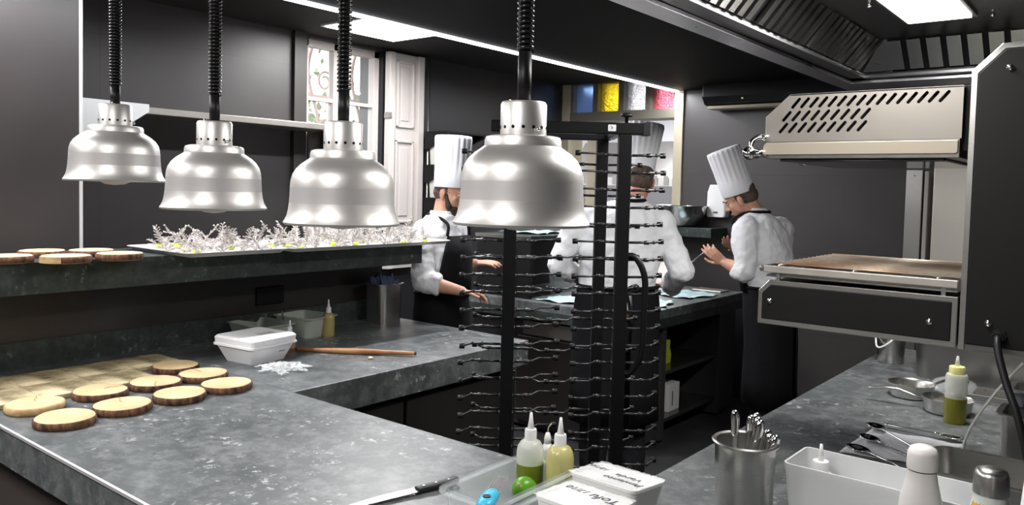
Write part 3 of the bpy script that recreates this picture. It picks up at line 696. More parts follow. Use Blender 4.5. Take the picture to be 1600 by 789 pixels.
for i in range(N-1):
    for j in range(N-1): bm.faces.new((gridv[i][j], gridv[i+1][j], gridv[i+1][j+1], gridv[i][j+1]))
o = link('blue_cloth', bm, BLUEC, None, True, loc=(-3.26, 2.96, .9)); sm = o.modifiers.new('s', 'SOLIDIFY'); sm.thickness = .004
tag(o, 'crumpled dark blue cloth stuffed in the tall steel pan', 'cloth')
def squeeze(label, loc, R, H, body, liquid, lvl, cap=WPLAST, coneh=.04, shoulder=.03, group=None, flat=False):
    """bottle: body wall, liquid core, collar cap and cone nozzle"""
    r = root('squeeze_bottle', label, 'bottle', loc, 0, group)
    prof = [(R*.9, 0), (R, .004), (R, H-shoulder), (R*.93, H-shoulder*.55), (R*.72, H-shoulder*.18), (R*.46, H)] if not flat else [(R*.93, 0), (R, .004), (R, H-.008), (R*.9, H)]
    if liquid is not None and body is not None:
        bm = nb(); lathe(bm, prof, 36); link('bottle_body', bm, body, r, True); auto(r.children[-1], 50)
        bm = nb(); lathe(bm, [(R*.93, -.0002), (R*1.006, .004), (R*1.006, lvl)], 36); auto(link('sauce', bm, liquid, r), 50)
    else:
        bm = nb(); lathe(bm, prof, 36); auto(link('bottle_body', bm, liquid or body, r), 50)
    cr = R*.44 if not flat else R*.72
    bm = nb(); lathe(bm, [(cr, H-.004), (cr, H+.022), (cr*.92, H+.026), (.3*cr, H+.027)], 28); auto(link('screw_cap', bm, cap, r), 40)
    bm = nb(); lathe(bm, [(cr*.62 if not flat else cr*.35, H+.024), (cr*.35 if not flat else cr*.25, H+.024+coneh*.55), (.0032, H+.024+coneh), (0, H+.025+coneh)], 18); link('nozzle', bm, WPLAST if cap is WPLAST else FROST, r, True)
    return r
squeeze('mustard yellow squeeze bottle standing alone on the left counter', (-3.125, 2.475, .9), .030, .118, None, MUST, 0, group=None)
squeeze('small squeeze bottle of pink sauce behind the styrofoam box', (-3.02, 2.175, .9), .024, .070, FROST, SALMON, .06, coneh=.032, shoulder=.02)
MILK2 = clear('grey_clear_plastic', (.62, .66, .60), .55, .2)
r = gn('plastic_tub', 'clear grey plastic tub behind the styrofoam box, left one', (-3.27, 2.19, .9), .26, .20, .085, MILK2, .05, r=.03, taper=.85)
r = gn('plastic_tub', 'clear plastic tub with a spoon, right of and behind the pink sauce bottle', (-3.24, 2.425, .9), .24, .20, .10, MILK2, .15, r=.03, taper=.85)
bm = nb(); tube(bm, bez([(-3.30, 2.34, .915), (-3.25, 2.30, 1.0), (-3.22, 2.27, 1.035)], 4), .0035, 8); sphere(bm, (-3.305, 2.345, .915), .016, 1, .7, .35)
tag(link('spoon', bm, STEEL, None, True), 'thin steel spoon leaning in the clear plastic tub', 'spoon')
# styrofoam box with lid
sb = root('styrofoam_box', 'white lidded styrofoam box between the wood slices and rolling pin', 'box', (-2.925, 1.935, .9), math.radians(8))
bm = nb(); loft(bm, [[(x, y, z) for x, y in rrect(w, d, .02)] for w, d, z in ((.17, .18, 0), (.225, .235, .068), (.245, .255, .07), (.245, .255, .078), (.23, .24, .08))]); auto(link('box_base', bm, STYRO, sb), 30)
bm = nb(); loft(bm, [[(x, y, z) for x, y in rrect(w, d, .02)] for w, d, z in ((.236, .246, .080), (.24, .25, .102), (.225, .235, .110))]); lid = auto(link('lid', bm, STYRO, sb), 30)
def text(s, size, m, parent, loc, rot, name='printed_text', shear=0, ex=.0003, bold=0):
    c = bpy.data.curves.new('t', 'FONT'); c.body = s; c.size = size; c.shear = shear; c.extrude = ex; c.align_x = 'CENTER'; c.align_y = 'CENTER'; c.offset = bold; c.resolution_u = 3
    t = bpy.data.objects.new('t', c); COL.objects.link(t); dg = bpy.context.evaluated_depsgraph_get(); me = bpy.data.meshes.new_from_object(t.evaluated_get(dg))
    bpy.data.objects.remove(t); me.materials.clear(); me.materials.append(m); o = bpy.data.objects.new(name, me); COL.objects.link(o); o.parent = parent; o.location = loc; o.rotation_euler = rot; return o
bm = nb()
for k in range(3):
    for j in range(9): box(bm, .01+k*.014, .014+k*.014, -.01+j*.009, -.004+j*.009, .1098, .1106)
link('print_marks', bm, GREYT, lid)
bm = nb(); box(bm, .1005, .1025, .035, .065, .04, .047); link('side_print', bm, GREYT, sb)
# rolling pin
rp = root('rolling_pin', 'long thin tapered wooden rolling pin lying on the left counter', 'rolling pin', tuple((Vector((-2.926, 2.139, .913))+Vector((-2.485, 2.451, .913)))/2))
A = Vector((-2.926, 2.139, 0)); B = Vector((-2.485, 2.451, 0)); d = (B-A)/2
bm = nb(); tube(bm, [-d, -d*.97, -d*.5, -d*.2, d*0, d*.25, d*.5, d*.97, d], [.006, .008, .0105, .0135, .0145, .0135, .0105, .008, .006], 16); link('pin', bm, PINW, rp, True)
bm = nb(); tube(bm, [-d*1.003, -d*.97], [.0078, .0084], 14); tube(bm, [d*.97, d*1.003], [.0084, .0078], 14); link('end_band', bm, BARK, rp, True)
# crumpled film and beans
def crumple(label, c, w, d, h, sd, m=WRAP):
    rn = random.Random(sd); bm = nb(); N = 22; g = []
    for i in range(N):
        row = []
        for j in range(N):
            x = (i/(N-1)-.5); y = (j/(N-1)-.5); rr_ = math.hypot(x, y); e = 1+rn.uniform(-.12, .12)
            row.append(bm.verts.new((x*w*e, y*d*e, max(.001, h*(.35+.65*rn.random())*(1-rr_*1.3)+.001))))
        g.append(row)
    for i in range(N-1):
        for j in range(N-1):
            x = (i/(N-1)-.5); y = (j/(N-1)-.5)
            if math.hypot(x, y) < .45+.1*math.sin(7*math.atan2(y, x)): bm.faces.new((g[i][j], g[i+1][j], g[i+1][j+1], g[i][j+1]))
    for v in [v for v in bm.verts if not v.link_faces]: bm.verts.remove(v)
    o = link('cling_film', bm, m, None, False, loc=c); return tag(o, label, 'cling film')
crumple('crumpled clear cling film lying in front of the styrofoam box', (-2.69, 1.90, .901), .22, .20, .03, 3)
bm = nb(); sphere(bm, (-2.70, 1.885, .916), .013, 1, .75, .5); tag(link('shelled_bean', bm, mat('bean', (.72, .62, .42), .5), None, True), 'pale bean lying inside the crumpled cling film', 'bean')
bm = nb(); sphere(bm, (-2.585, 2.276, .9055), .013, 1, .7, .42); tag(link('shelled_bean', bm, MATS['bean'], None, True), 'pale bean lying alone in front of the rolling pin', 'bean')

# ------------------------------------------------------------ plate rack
RC = at(877, 450, 2.75); RC.z = 0
ax = Vector((RT.x, RT.y, 0)).normalized(); ay = Vector((FW.x, FW.y, 0)).normalized()
rk = root('plate_rack', 'tall black plate rack with many rubber-tipped arms behind the front counter', 'plate rack', RC, math.atan2(ax.y, ax.x))
HX, HY, PT = .182, .16, .023
PO = {'A': (-HX, -HY), 'C': (HX, -HY), 'B': (HX*.80, HY), 'D': (-HX, HY)}
for k, (x, y) in PO.items(): rbox('post', x-PT*.9, x+PT*.9, y-PT, y+PT, .06, 1.832, BLACKM, rk, .003)
rbox('top_bar', -HX-.07, HX+.075, -HY-.02, -HY+.02, 1.832, 1.870, BLACKM, rk, .004); rbox('top_bar', -HX-.02, HX*.8+.03, HY-.02, HY+.02, 1.832, 1.862, BLACKM, rk, .004)
for x in (-HX, HX-.01): rbox('side_bar', x-.015, x+.015, -HY, HY, 1.835, 1.857, BLACKM, rk, .003)
rbox('bar_end_cap', HX+.055, HX+.079, -HY-.022, -HY+.022, 1.830, 1.872, BLACKR, rk, .002)
bm = nb(); prism(bm, rrect(.026, .021, .003), (HX-.045, -HY-.0205, 1.852), (1, 0, 0), (0, 0, 1), (0, -1, 0), .0012); st_ = link('white_sticker', bm, WPLAST, rk)
bm = nb(); tube(bm, [(HX-.049, -HY-.022, 1.857), (HX-.043, -HY-.022, 1.853), (HX-.047, -HY-.022, 1.848)], .0012, 5); link('sticker_mark', bm, TEXTM, st_)
bm = nb(); lathe(bm, [(.006, 0), (.006, .018), (.017, .020), (.019, .026), (.015, .032), (0, .034)], 20, (HX+.004, -HY+.0, 1.870)); link('knob', bm, BLACKR, rk, True)
rbox('base_frame', -HX-.13, HX+.13, -HY-.05, -HY+.0, .06, .10, BLACKM, rk); rbox('base_frame', -HX-.13, HX+.13, HY, HY+.05, .06, .10, BLACKM, rk)
for x in (-HX-.1, HX+.1): rbox('base_rail', x-.02, x+.02, -HY-.04, HY+.04, .0605, .0995, BLACKM, rk)
for x in (-HX-.1, HX+.1):
    for y in (-HY-.02, HY+.02):
        bm = nb(); tube(bm, [(x-.012, y, .03), (x+.012, y, .03)], .03, 18); tube(bm, [(x, y, .05), (x, y, .065)], .01, 8); link('castor', bm, BLACKR, rk, True)
bm = nb(); hx = HX+PT*.9; tube(bm, bez([(hx-.01, -HY, 1.44), (hx+.025, -HY-.012, 1.435), (hx+.055, -HY-.02, 1.37), (hx+.055, -HY-.02, 1.25), (hx+.052, -HY-.02, 1.13), (hx+.02, -HY-.01, 1.06), (hx-.01, -HY, 1.055)], 6), .0105, 12); link('handle', bm, BLACKM, rk, True)
# arm meshes: out, a sideways jog, out again, rubber cap
def arm_meshes(sgn, jog, L1, L2):
    bm = nb(); P = [(0, 0, 0), (sgn*L1, 0, .002), (sgn*(L1+.028), jog, .003), (sgn*(L1+.028+L2), jog*1.05, .003)]
    tube(bm, P[:2], .0042, 8); tube(bm, P[1:], .0034, 8); tube(bm, [(sgn*(L1*.62), 0, .001), (sgn*(L1*.62+.016), 0, .001)], .0066, 8); sphere(bm, P[1], .0058, u=8, v=6)
    tube(bm, [(0, -.012, 0), (0, .012, 0)], .005, 8)
    a = bpy.data.meshes.new('arm'); bm.to_mesh(a); bm.free(); a.materials.append(ARMM)
    bm = nb(); e = Vector(P[3]); tube(bm, [e-Vector((sgn*.013, 0, 0)), e+Vector((sgn*.004, 0, 0))], .0088, 10)
    c = bpy.data.meshes.new('cap'); bm.to_mesh(c); bm.free(); c.materials.append(BLACKR)
    for m_ in (a, c):
        for p in m_.polygons: p.use_smooth = True
    return a, c
ARM = {'A-1': arm_meshes(-1, -.05, .095, .01), 'A1': arm_meshes(1, .05, .06, .06), 'C1': arm_meshes(1, .045, .085, .006), 'C-1': arm_meshes(-1, -.04, .055, .055),
       'B-1': arm_meshes(-1, -.06, .07, .07), 'B1': arm_meshes(1, .03, .09, .01), 'D1': arm_meshes(1, -.05, .07, .07), 'D-1': arm_meshes(-1, .04, .07, .01)}
arms = []
for i in range(27):
    for key, msh in ARM.items():
        pk, sg = key[0], int(key[1:]); z = 1.762-i*.0565 + {'A': 0, 'C': .004, 'B': -.018, 'D': -.022}[pk]
        if pk in 'BD' and i % 2: continue
        arms.append((z, pk, sg, msh, key))
vis = [a for a in arms if a[0] > .60]
vis.sort(key=lambda a: ({'A': 0, 'C': 0, 'B': 1, 'D': 2}[a[1]], -a[0])); first = vis[:100]; rest = [a for a in arms if a not in first]
for z, pk, sg, msh, key in first:
    x, y = PO[pk]; o = bpy.data.objects.new('plate_arm', msh[0]); COL.objects.link(o); o.parent = rk; o.location = (x+sg*PT*.85, y, z); o.rotation_euler = (0, 0, random.uniform(-.05, .05))
    c = bpy.data.objects.new('rubber_cap', msh[1]); COL.objects.link(c); c.parent = o
bm = nb()
for z, pk, sg, msh, key in rest:
    x, y = PO[pk]
    for mi, m_ in enumerate(msh):
        n0 = len(bm.verts); f0 = len(bm.faces); bm.from_mesh(m_); bm.verts.ensure_lookup_table(); bm.faces.ensure_lookup_table()
        for v in bm.verts[n0:]: v.co += Vector((x+sg*PT*.85, y, z))
        for f in bm.faces[f0:]: f.material_index = mi; f.smooth = True
o = link('plate_arms', bm, [ARMM, BLACKR], rk); o['kind'] = 'stuff'

# ------------------------------------------------------------ front right: tubs, bottles, limes
def cleartub(label, cx, cy, z, w=.176, d=.325, h=.1):
    r = root('clear_food_tub', label, 'container', (cx, cy, z)); bm = nb(); tub(bm, w-.03, d-.03, h, .022, .0035, .015, .92, .005); auto(link('tub_body', bm, CLEARP, r), 35); return r
cleartub('clear rectangular food tub holding two sauce bottles and limes', -1.105, 1.395, .9, h=.09)
cleartub('clear rectangular food tub under the two white film-covered boxes', -.915, 1.40, .9, h=.09)
squeeze('squeeze bottle half full of green sauce, left one in the clear tub', (-1.148, 1.528, .905), .0335, .135, FROST, GREENOIL, .078, coneh=.042)
squeeze('squeeze bottle full of pale yellow sauce, right one in the clear tub', (-1.070, 1.543, .905), .0335, .135, None, CREAM, 0, coneh=.042)
b = root('small_dropper_bottle', 'small white bottle with bent spout, between and behind the two sauce bottles', 'bottle', (-1.14, 1.60-.03, .905))
b.location = (-1.152, 1.605, .9)
bm = nb(); lathe(bm, [(.017, 0), (.018, .003), (.018, .095), (.008, .112)], 20); link('bottle_body', bm, WPLAST, b, True)
bm = nb(); lathe(bm, [(.009, .11), (.009, .125), (.005, .138), (0, .139)], 16); link('collar', bm, WPLAST, b, True)
bm = nb(); tube(bm, [(0, 0, .136), (.002, 0, .152), (.008, .004, .162)], .0018, 8); link('spout', bm, BEIGE, b, True)
def lime(label, c, s=.027, rot=(0.3, .4, 0)):
    bm = nb(); N = 24; prof = []
    for k in range(17):
        a = -PI/2+PI*k/16; rr_ = s*math.cos(a); z = s*1.1*math.sin(a)*(1+.08*abs(math.sin(a))**6); prof.append((max(rr_, 0 if k in (0, 16) else .002), z))
    lathe(bm, prof, N, closed=False); o = link('lime', bm, LIME, None, True, loc=c, rot=rot); tag(o, label, 'lime')
    bm = nb(); sphere(bm, (0, 0, s*1.16), .004, u=8, v=6); link('stem_end', bm, BARKP, o, True)
lime('whole green lime in front of the green sauce bottle', (-1.112, 1.462, .943), .030, (.9, .2, 0))
lime('green lime partly hidden at the foot of the yellow sauce bottle', (-1.046, 1.474, .933), .027, (1.2, .9, 0))
gt = root('grater', 'fine steel grater with a light blue handle in the clear tub', 'grater', (-1.098, 1.32, .955))
def orient(o, p0, p1, up=(0, 0, 1)):
    p0, p1 = Vector(p0), Vector(p1); x = (p1-p0).normalized(); y = Vector(up).cross(x).normalized(); z = x.cross(y); o.matrix_world = Matrix.Translation(p0) @ Matrix((x, y, z)).transposed().to_4x4()
orient(gt, at(757, 789, 1.64), at(797, 728, 1.86))
bm = nb(); loft(bm, [[(x, y*w, z*w) for y, z in [(.019*math.cos(a*PI/8), .012*math.sin(a*PI/8)) for a in range(16)]] for x, w in ((-.012, .5), (-.006, .85), (.01, 1.02), (.035, .98), (.055, .95), (.066, .8), (.07, .45))]); link('blue_handle', bm, BLUEP, gt, True)
bm = nb(); tube(bm, [(.016, 0, .0105), (.016, 0, .0135)], [.0085, .0085], 18); link('hanging_hole', bm, BLACKM, gt)
bm = nb(); box(bm, .065, .16, -.015, .015, -.001, .0)
for i in range(18):
    for j in range(5): box(bm, .072+i*.0048, .0742+i*.0048, -.012+j*.0056, -.0085+j*.0056, 0, .0012)
tube(bm, [(.065, -.0155, 0), (.165, -.0155, 0)], .0012, 6); tube(bm, [(.065, .0155, 0), (.165, .0155, 0)], .0012, 6)
link('grating_blade', bm, STEELD, gt)
# white boxes with film and handwriting
def filmbox(label, c, w, d, h, rz, lines, sd, tilt):
    r = root('film_covered_box', label, 'container', c, rz); r.rotation_euler = (tilt, 0, rz)
    bm = nb(); loft(bm, [[(x, y, z) for x, y in rrect(a, b_, .018)] for a, b_, z in ((w*.86, d*.84, 0), (w*.97, d*.97, h*.88), (w, d, h*.9), (w, d, h), (w*.95, d*.93, h), (w*.93, d*.91, h-.006))]); auto(link('box_body', bm, WPLAST, r), 35)
    bm = nb(); rn = random.Random(sd); N = 30; g = []
    for i in range(N):
        row = []
        for j in range(N):
            x, y = (i/(N-1)-.5), (j/(N-1)-.5); e = (max(abs(x), abs(y))*2)**4
            row.append(bm.verts.new((x*w*1.0, y*d*1.0, h+.0012+rn.uniform(0, .0022)*(1 if y > .05 or abs(x) > .36 else .25)+.0*e)))
        g.append(row)
    for i in range(N-1):
        for j in range(N-1): bm.faces.new((g[i][j], g[i+1][j], g[i+1][j+1], g[i][j+1]))
    link('cling_film_cover', bm, WRAP, r, True)
    for (s, sz, x, y, rot) in lines: text(s, sz, TEXTM, r, (x, y, h+.0036), (0, 0, PI+rot), 'handwriting', .25, .0002, .0001)
    return r
filmbox('white box under cling film, handwritten Pimiento Verde, farther one', (-.880, 1.487, .965), .172, .135, .06, math.radians(-2), [('Pimiento', .027, .034, -.032, .03), ('Verde', .027, .030, .000, .03), ('12/10', .021, -.053, .012, -.12)], 1, math.radians(-5))
filmbox('white box under cling film, handwritten Tofu, nearer one', (-.862, 1.330, .955), .165, .13, .072, math.radians(-2), [('Tofu', .036, .038, .018, .02), ('17/10', .025, -.032, .026, -.05)], 2, math.radians(-3))
# knife
kn = root('chef_knife', 'kitchen knife with a black riveted handle, bottom edge of photo', 'knife', (0, 0, 0))
orient(kn, (-1.325, 1.465, .912), (-1.395, 1.215, .906))
bm = nb(); loft(bm, [[(x, c+y, z) for y, z in ((-w, -.007), (w*.6, -.008), (w, 0), (w*.6, .008), (-w, .007))] for x, w, c in ((0, .010, -.004), (.006, .016, -.004), (.022, .014, 0), (.05, .011, 0), (.08, .0125, 0), (.105, .011, 0), (.12, .012, 0))]); link('handle', bm, BLACKR, kn, bev=.003)
bm = nb()
for x in (.03, .065, .1): tube(bm, [(x, 0, .0075), (x, 0, .0088)], .003, 10)
link('rivet', bm, STEEL, kn)
bm = nb(); prism(bm, [(.12, -.016), (.2, -.02), (.29, -.012), (.33, .010), (.12, .012)], (0, 0, -.001), (1, 0, 0), (0, 1, 0), (0, 0, 1), .002); link('blade', bm, STEEL, kn)

# ------------------------------------------------------------ right worktop things
ca = root('cutlery_pot', 'tall round steel pot holding upright cutlery, bottom of photo', 'pot', (-.690, 1.735, .9)); ca.scale = (1, 1, .925)
bm = nb(); lathe(bm, [(.062, 0), (.064, .004), (.064, .13), (.0665, .134), (.0675, .196), (.074, .199), (.075, .203), (.072, .206), (.065, .203), (.064, .135), (.0615, .13), (.0615, .004), (0, .004)], 56, closed=False)
auto(link('pot_body', bm, STEEL, ca), 50)
def cutlery(kind, label, p0, p1, grp=None):
    r = root(kind, label, kind.replace('table_', ''), p0); orient(r, p0, p1, (.4, -.8, .3)); L = (Vector(p1)-Vector(p0)).length
    bm = nb(); loft(bm, [[(x, y*w, z*t) for y, z in ((-1, 0), (-.6, .9), (0, 1.2), (.6, .9), (1, 0), (.6, -.7), (-.6, -.7))] for x, w, t in ((.02, .004, .002), (L*.35, .006, .003), (L*.7, .0085, .004), (L*.9, .0105, .005), (L*.97, .009, .0045), (L, .004, .002))]); link('handle', bm, CHROME, r, True)
    bm = nb()
    if kind == 'table_knife': box(bm, -.06, .02, -.008, .008, -.0008, .0008)
    else: sphere(bm, (-.01, 0, 0), .02, 1.2, .7, .15)
    link('blade' if kind == 'table_knife' else 'bowl', bm, CHROME, r, True); return r
B0 = Vector((-.690, 1.735, 0))
def inpot(dx, dy, tx, ty, z1, z0=.94): return (B0.x+dx*.75, B0.y+dy*.75, z0), (B0.x+tx*1.05, B0.y+ty+.01, z1-.016)
for k, (a, lb, kd) in enumerate([((-.02, -.02, -.028, -.005, 1.168), 'lone knife handle leaning left in the steel cutlery pot', 'table_knife'), ((-.01, .02, .004, .01, 1.160), 'cutlery handle in the middle of the steel pot, left of the cluster', 'table_knife'),
    ((.0, .0, .014, .018, 1.166), 'tallest cutlery handle in the middle cluster of the steel pot', 'table_knife'), ((.01, -.01, .022, .006, 1.160), 'cutlery handle in the middle cluster, right of the tallest', 'table_knife'), ((.0, -.03, .030, .0, 1.156), 'cutlery handle at the right of the middle cluster in the pot', 'table_knife'),
    ((.02, .02, .045, .02, 1.122), 'short dark spoon handle at the right inside the steel pot', 'spoon'), ((.01, -.02, .062, .012, 1.125), 'spoon handle leaning far right against the pot rim', 'spoon'), ((.02, .03, .036, .03, 1.128), 'dark cutlery handle behind the leaning right spoon', 'spoon')]):
    cutlery(kd, lb, *inpot(*a))
# milky storage box with squeeze bottle
mb = root('milky_storage_box', 'large milky white plastic box at the bottom right', 'container', (-.42, 1.835, .9), math.radians(-1))
bm = nb(); L = []
for e, z, rr_ in ((-.03, 0, .012), (-.006, .13, .014), (0, .138, .016), (0, .15, .016), (-.008, .15, .014), (-.012, .13, .012), (-.036, .004, .01)): L.append([(x, y, z) for x, y in rrect(.385+e, .155+e, rr_)])
loft(bm, L); auto(link('box_body', bm, MILKY, mb), 35)
squeeze('white-capped squeeze bottle standing inside the milky plastic box', (-.555, 1.845, .905), .026, .115, None, FROST, 0, coneh=.04, flat=True)
# drinking bottles
wb = root('water_bottle', 'plain matt white water bottle with a white cap', 'bottle', (-.318, 1.695, .9))
bm = nb(); lathe(bm, [(.034, 0), (.038, .004), (.040, .02), (.040, .135), (.037, .165), (.029, .20), (.0265, .215), (.0265, .222)], 48); auto(link('bottle_body', bm, BOTW, wb), 50)
bm = nb(); lathe(bm, [(.0255, .222), (.0255, .2245)], 40); link('dark_seal', bm, BLACKR, wb)
bm = nb(); lathe(bm, [(.0275, .2245), (.0282, .228), (.0275, .255), (.023, .266), (.015, .270), (0, .271)], 48, closed=False); auto(link('cap', bm, BOTW, wb), 60)
pb = root('water_bottle', 'white water bottle with leaf and flower print and steel cap', 'bottle', (-.197, 1.655, .905))
bm = nb(); lathe(bm, [(.034, 0), (.038, .004), (.040, .02), (.040, .135), (.037, .165), (.031, .19), (.0275, .205), (.0275, .214)], 48); auto(link('bottle_body', bm, PALEG, pb), 50)
bm = nb(); lathe(bm, [(.029, .214), (.0295, .218), (.0285, .248), (.025, .257), (.016, .261), (0, .262)], 48, closed=False); auto(link('cap', bm, STEEL, pb), 60)
def bot_r(z):
    P = [(0, .034), (.02, .040), (.135, .040), (.165, .037), (.19, .031), (.205, .0275), (.22, .0275)]
    for (a, ra), (b, rb) in zip(P, P[1:]):
        if z <= b: return ra+(rb-ra)*(z-a)/(b-a)
    return .0275
bmo, bml = nb(), nb(); rn = random.Random(2)
def leaf(bm, a0, z0, da, dz, wd):
    n = 6; L_, R_ = [], []
    for k in range(n+1):
        t = k/n; a = a0+da*t; z = z0+dz*t; w = wd*math.sin(PI*min(max(t, .03), .97)); r_ = bot_r(z)+.0007
        nx, nz = -dz, da*.035; q = math.hypot(nx, nz); nx, nz = nx/q, nz/q
        L_.append(bm.verts.new((r_*math.cos(a+nx*w/.035), r_*math.sin(a+nx*w/.035), z+nz*w))); R_.append(bm.verts.new((r_*math.cos(a-nx*w/.035), r_*math.sin(a-nx*w/.035), z-nz*w)))
    for k in range(n): bm.faces.new((L_[k], L_[k+1], R_[k+1], R_[k]))
for k in range(16):
    a0 = rn.uniform(0, 2*PI); z0 = rn.uniform(.02, .17)
    for j in range(7): leaf(bml, a0, z0, .5*math.cos(j*.42), .028*math.sin(j*.42)+.003, .0016)
for a in (-2.1, -1.7, -2.4, -1.9, .5, 2.): 
    for j in range(5): leaf(bmo, a, .178 if j else .15, .3*math.cos(1+j*.5), .02*math.sin(.6+j*.5)+.002, .005)
link('leaf_print', bml, LEAFG, pb); link('flower_print', bmo, ORANGE, pb)
# steel pans at right
gn('steam_pan', 'low steel pan behind the white water bottle', (-.185, 2.215, .9), .42, .23, .10, STEEL, 0, r=.03, group=None)
gn('steam_pan', 'small deep steel pan with a white clip, nearer one at right edge', (-.215, 2.60, .9), .15, .14, .165, STEEL, 0, r=.02)
gn('steam_pan', 'small deep steel pan farther back, above the white clip', (-.225, 2.93, .9), .15, .14, .17, STEEL, 0, r=.02)
bm = nb(); loft(bm, [[(x*s, y*s, z) for x, y in rrect(.028, .02, .006)] for s, z in ((1.1, 0), (.9, .02), (1.05, .035))]); o = link('white_clip', bm, mat('pale_blue_white', (.72, .76, .86), .4), None, True, loc=(-.262, 2.66, 1.066)); tag(o, 'small pale clip standing on the rim of the near steel pan', 'clip')
# grey cloth and spoons
bm = nb(); N = 24; g = []
C4 = [Vector(p) for p in ((-.67, 2.40, 0), (-.40, 2.46, 0), (-.40, 2.74, 0), (-.66, 2.71, 0))]
rn = random.Random(9)
for i in range(N):
    row = []
    for j in range(N):
        s, t = i/(N-1), j/(N-1); p = (C4[0]*(1-s)+C4[1]*s)*(1-t)+(C4[3]*(1-s)+C4[2]*s)*t
        row.append(bm.verts.new(p+Vector((0, 0, .902+.003*(1+math.sin(s*14+t*6))*.5+rn.uniform(0, .0012)))))
    g.append(row)
for i in range(N-1):
    for j in range(N-1): bm.faces.new((g[i][j], g[i+1][j], g[i+1][j+1], g[i][j+1]))
o = link('grey_cloth', bm, GREYC, None, True); sm = o.modifiers.new('s', 'SOLIDIFY'); sm.thickness = .003; tag(o, 'folded grey cloth under the spoons on the right worktop', 'cloth')
def tspoon(label, bowl, end):
    bowl, end = Vector(bowl), Vector(end); r = root('spoon', label, 'spoon', bowl, 0, 'large spoons on the grey cloth'); orient(r, bowl, end); L = (end-bowl).length
    bm = nb(); N = 20; rings = []
    for s, z in ((.01, -.010), (.4, -.0085), (.75, -.004), (1, 0), (.94, .0008), (.7, -.0025), (.35, -.0065), (.01, -.008)):
        rings.append([(.040*s*math.cos(2*PI*k/N), .026*s*math.sin(2*PI*k/N)*(1-.12*math.cos(2*PI*k/N)), z+.012) for k in range(N)])
    loft(bm, rings); link('bowl', bm, CHROME, r, True)
    bm = nb(); loft(bm, [[(x, y*w, z*.0018+zz) for y, z in ((-1, 0), (-.5, 1), (.5, 1), (1, 0), (0, -1))] for x, w, zz in ((.036, .005, .012), (.05, .003, .010), (L*.6, .0045, .007), (L*.93, .008, .0045), (L, .004, .004))]); link('handle', bm, CHROME, r, True)
tspoon('spoon with bowl at the far left corner of the grey cloth', (-.645, 2.70, .907), (-.44, 2.50, .907)); tspoon('spoon with its bowl pointing left in the middle of the grey cloth', (-.628, 2.555, .907), (-.43, 2.42, .907))
tspoon('nearest spoon on the grey cloth, bowl at its lower left corner', (-.625, 2.425, .907), (-.44, 2.33, .904)); tspoon('spoon lying reversed, bowl at the right of the grey cloth', (-.440, 2.755, .905), (-.64, 2.775, .907))
# frying saucepans
def pan(label, c, R, h, m_in, hd, liquid=True):
    r = root('saucepan', label, 'pan', c, 0); bm = nb(); lathe(bm, [(R*.78, 0), (R*.9, .004), (R*.97, h*.45), (R, h*.9), (R*1.05, h), (R*1.05, h+.0015), (R*.985, h*.9), (R*.95, h*.45), (R*.88, .008), (0, .006)], 48, closed=False); lathe(bm, [(R*.78, 0), (0, 0)], 48, closed=False); auto(link('pan_body', bm, STEEL, r), 50)
    bm = nb(); lathe(bm, [(R*.9, .012), (0, .012)], 32, closed=False); o = link('contents', bm, m_in, r)
    bm = nb(); d = Vector((*hd, 0)).normalized(); s = d.cross(Vector((0, 0, 1)))
    rings = []
    for t, w, th, z in ((R*.98, .006, .004, h*.75), (R+.03, .006, .004, h*.85), (R+.08, .009, .0055, h+.006), (R+.13, .010, .006, h+.004), (R+.165, .007, .005, h-.003), (R+.185, .004, .003, h-.006)):
        rings.append([tuple(d*t+s*(w*math.cos(a*PI/5))+Vector((0, 0, z+th*math.sin(a*PI/5)))) for a in range(10)])
    loft(bm, rings); link('handle', bm, STEEL, r, True)
pan('shallow steel pan with yellow-green contents, farther left one', (-.665, 3.275, .9), .078, .052, GREENOIL, (.0, 1, 0)[:2] if False else (.6, .8))
pan('shallow steel pan whose long handle points left, behind the oil bottle', (-.515, 3.12, .9), .078, .052, PINW, (-1, -.05))
squeeze('tall squeeze bottle of olive oil with a pale yellow cap', (-.472, 3.0, .9), .034, .165, FROST, OLIVEOIL, .085, mat('pale_yellow_cap', (.80, .76, .30), .4), .036, flat=True)
# rice pot / big rounded steel tub, its tray ledge
bp = root('roasting_pan', 'big deep steel tub with rounded corners under the salamander grill', 'pan', (-.37, 3.86, .9))
bm = nb(); tub(bm, .76, .44, .26, .06, .004, .012, .96); auto(link('pan_body', bm, STEELD, bp), 40)
rbox('steel_ledge', -.50+.02, -.06, 3.36, 3.50, .9, .93, STEEL, tag(root('steel_tray', 'flat steel tray in front of the big steel tub', 'tray', (0, 0, 0)), None, None))
dm = root('domed_lid', 'low dull steel lid leaning behind the oil bottle', 'lid', (-.560, 3.515, .9)); bm = nb(); lathe(bm, [(.095, 0), (.095, .006), (.07, .035), (.03, .05), (0, .052)], 32); link('lid_body', bm, clear('smoky_lid', (.30, .31, .31), .75, .2), dm, True); bm = nb(); sphere(bm, (0, 0, .062), .012); link('lid_knob', bm, BLACKM, dm, True)
bk = root('steel_bucket', 'small steel bucket with crumpled film at the far end of the worktop', 'bucket', (-.885, 3.90, .9)); bm = nb(); lathe(bm, [(.052, 0), (.055, .004), (.063, .15), (.068, .153), (.066, .156), (.06, .152), (.052, .006), (0, .006)], 36, closed=False); auto(link('bucket_body', bm, STEEL, bk), 50)
bm = nb(); tube(bm, bez([(-.065, -.01, .145), (-.04, -.075, .075), (.01, -.08, .10), (.045, -.055, .15)], 6), .004, 8); link('film_strip', bm, WPLAST, bk, True)

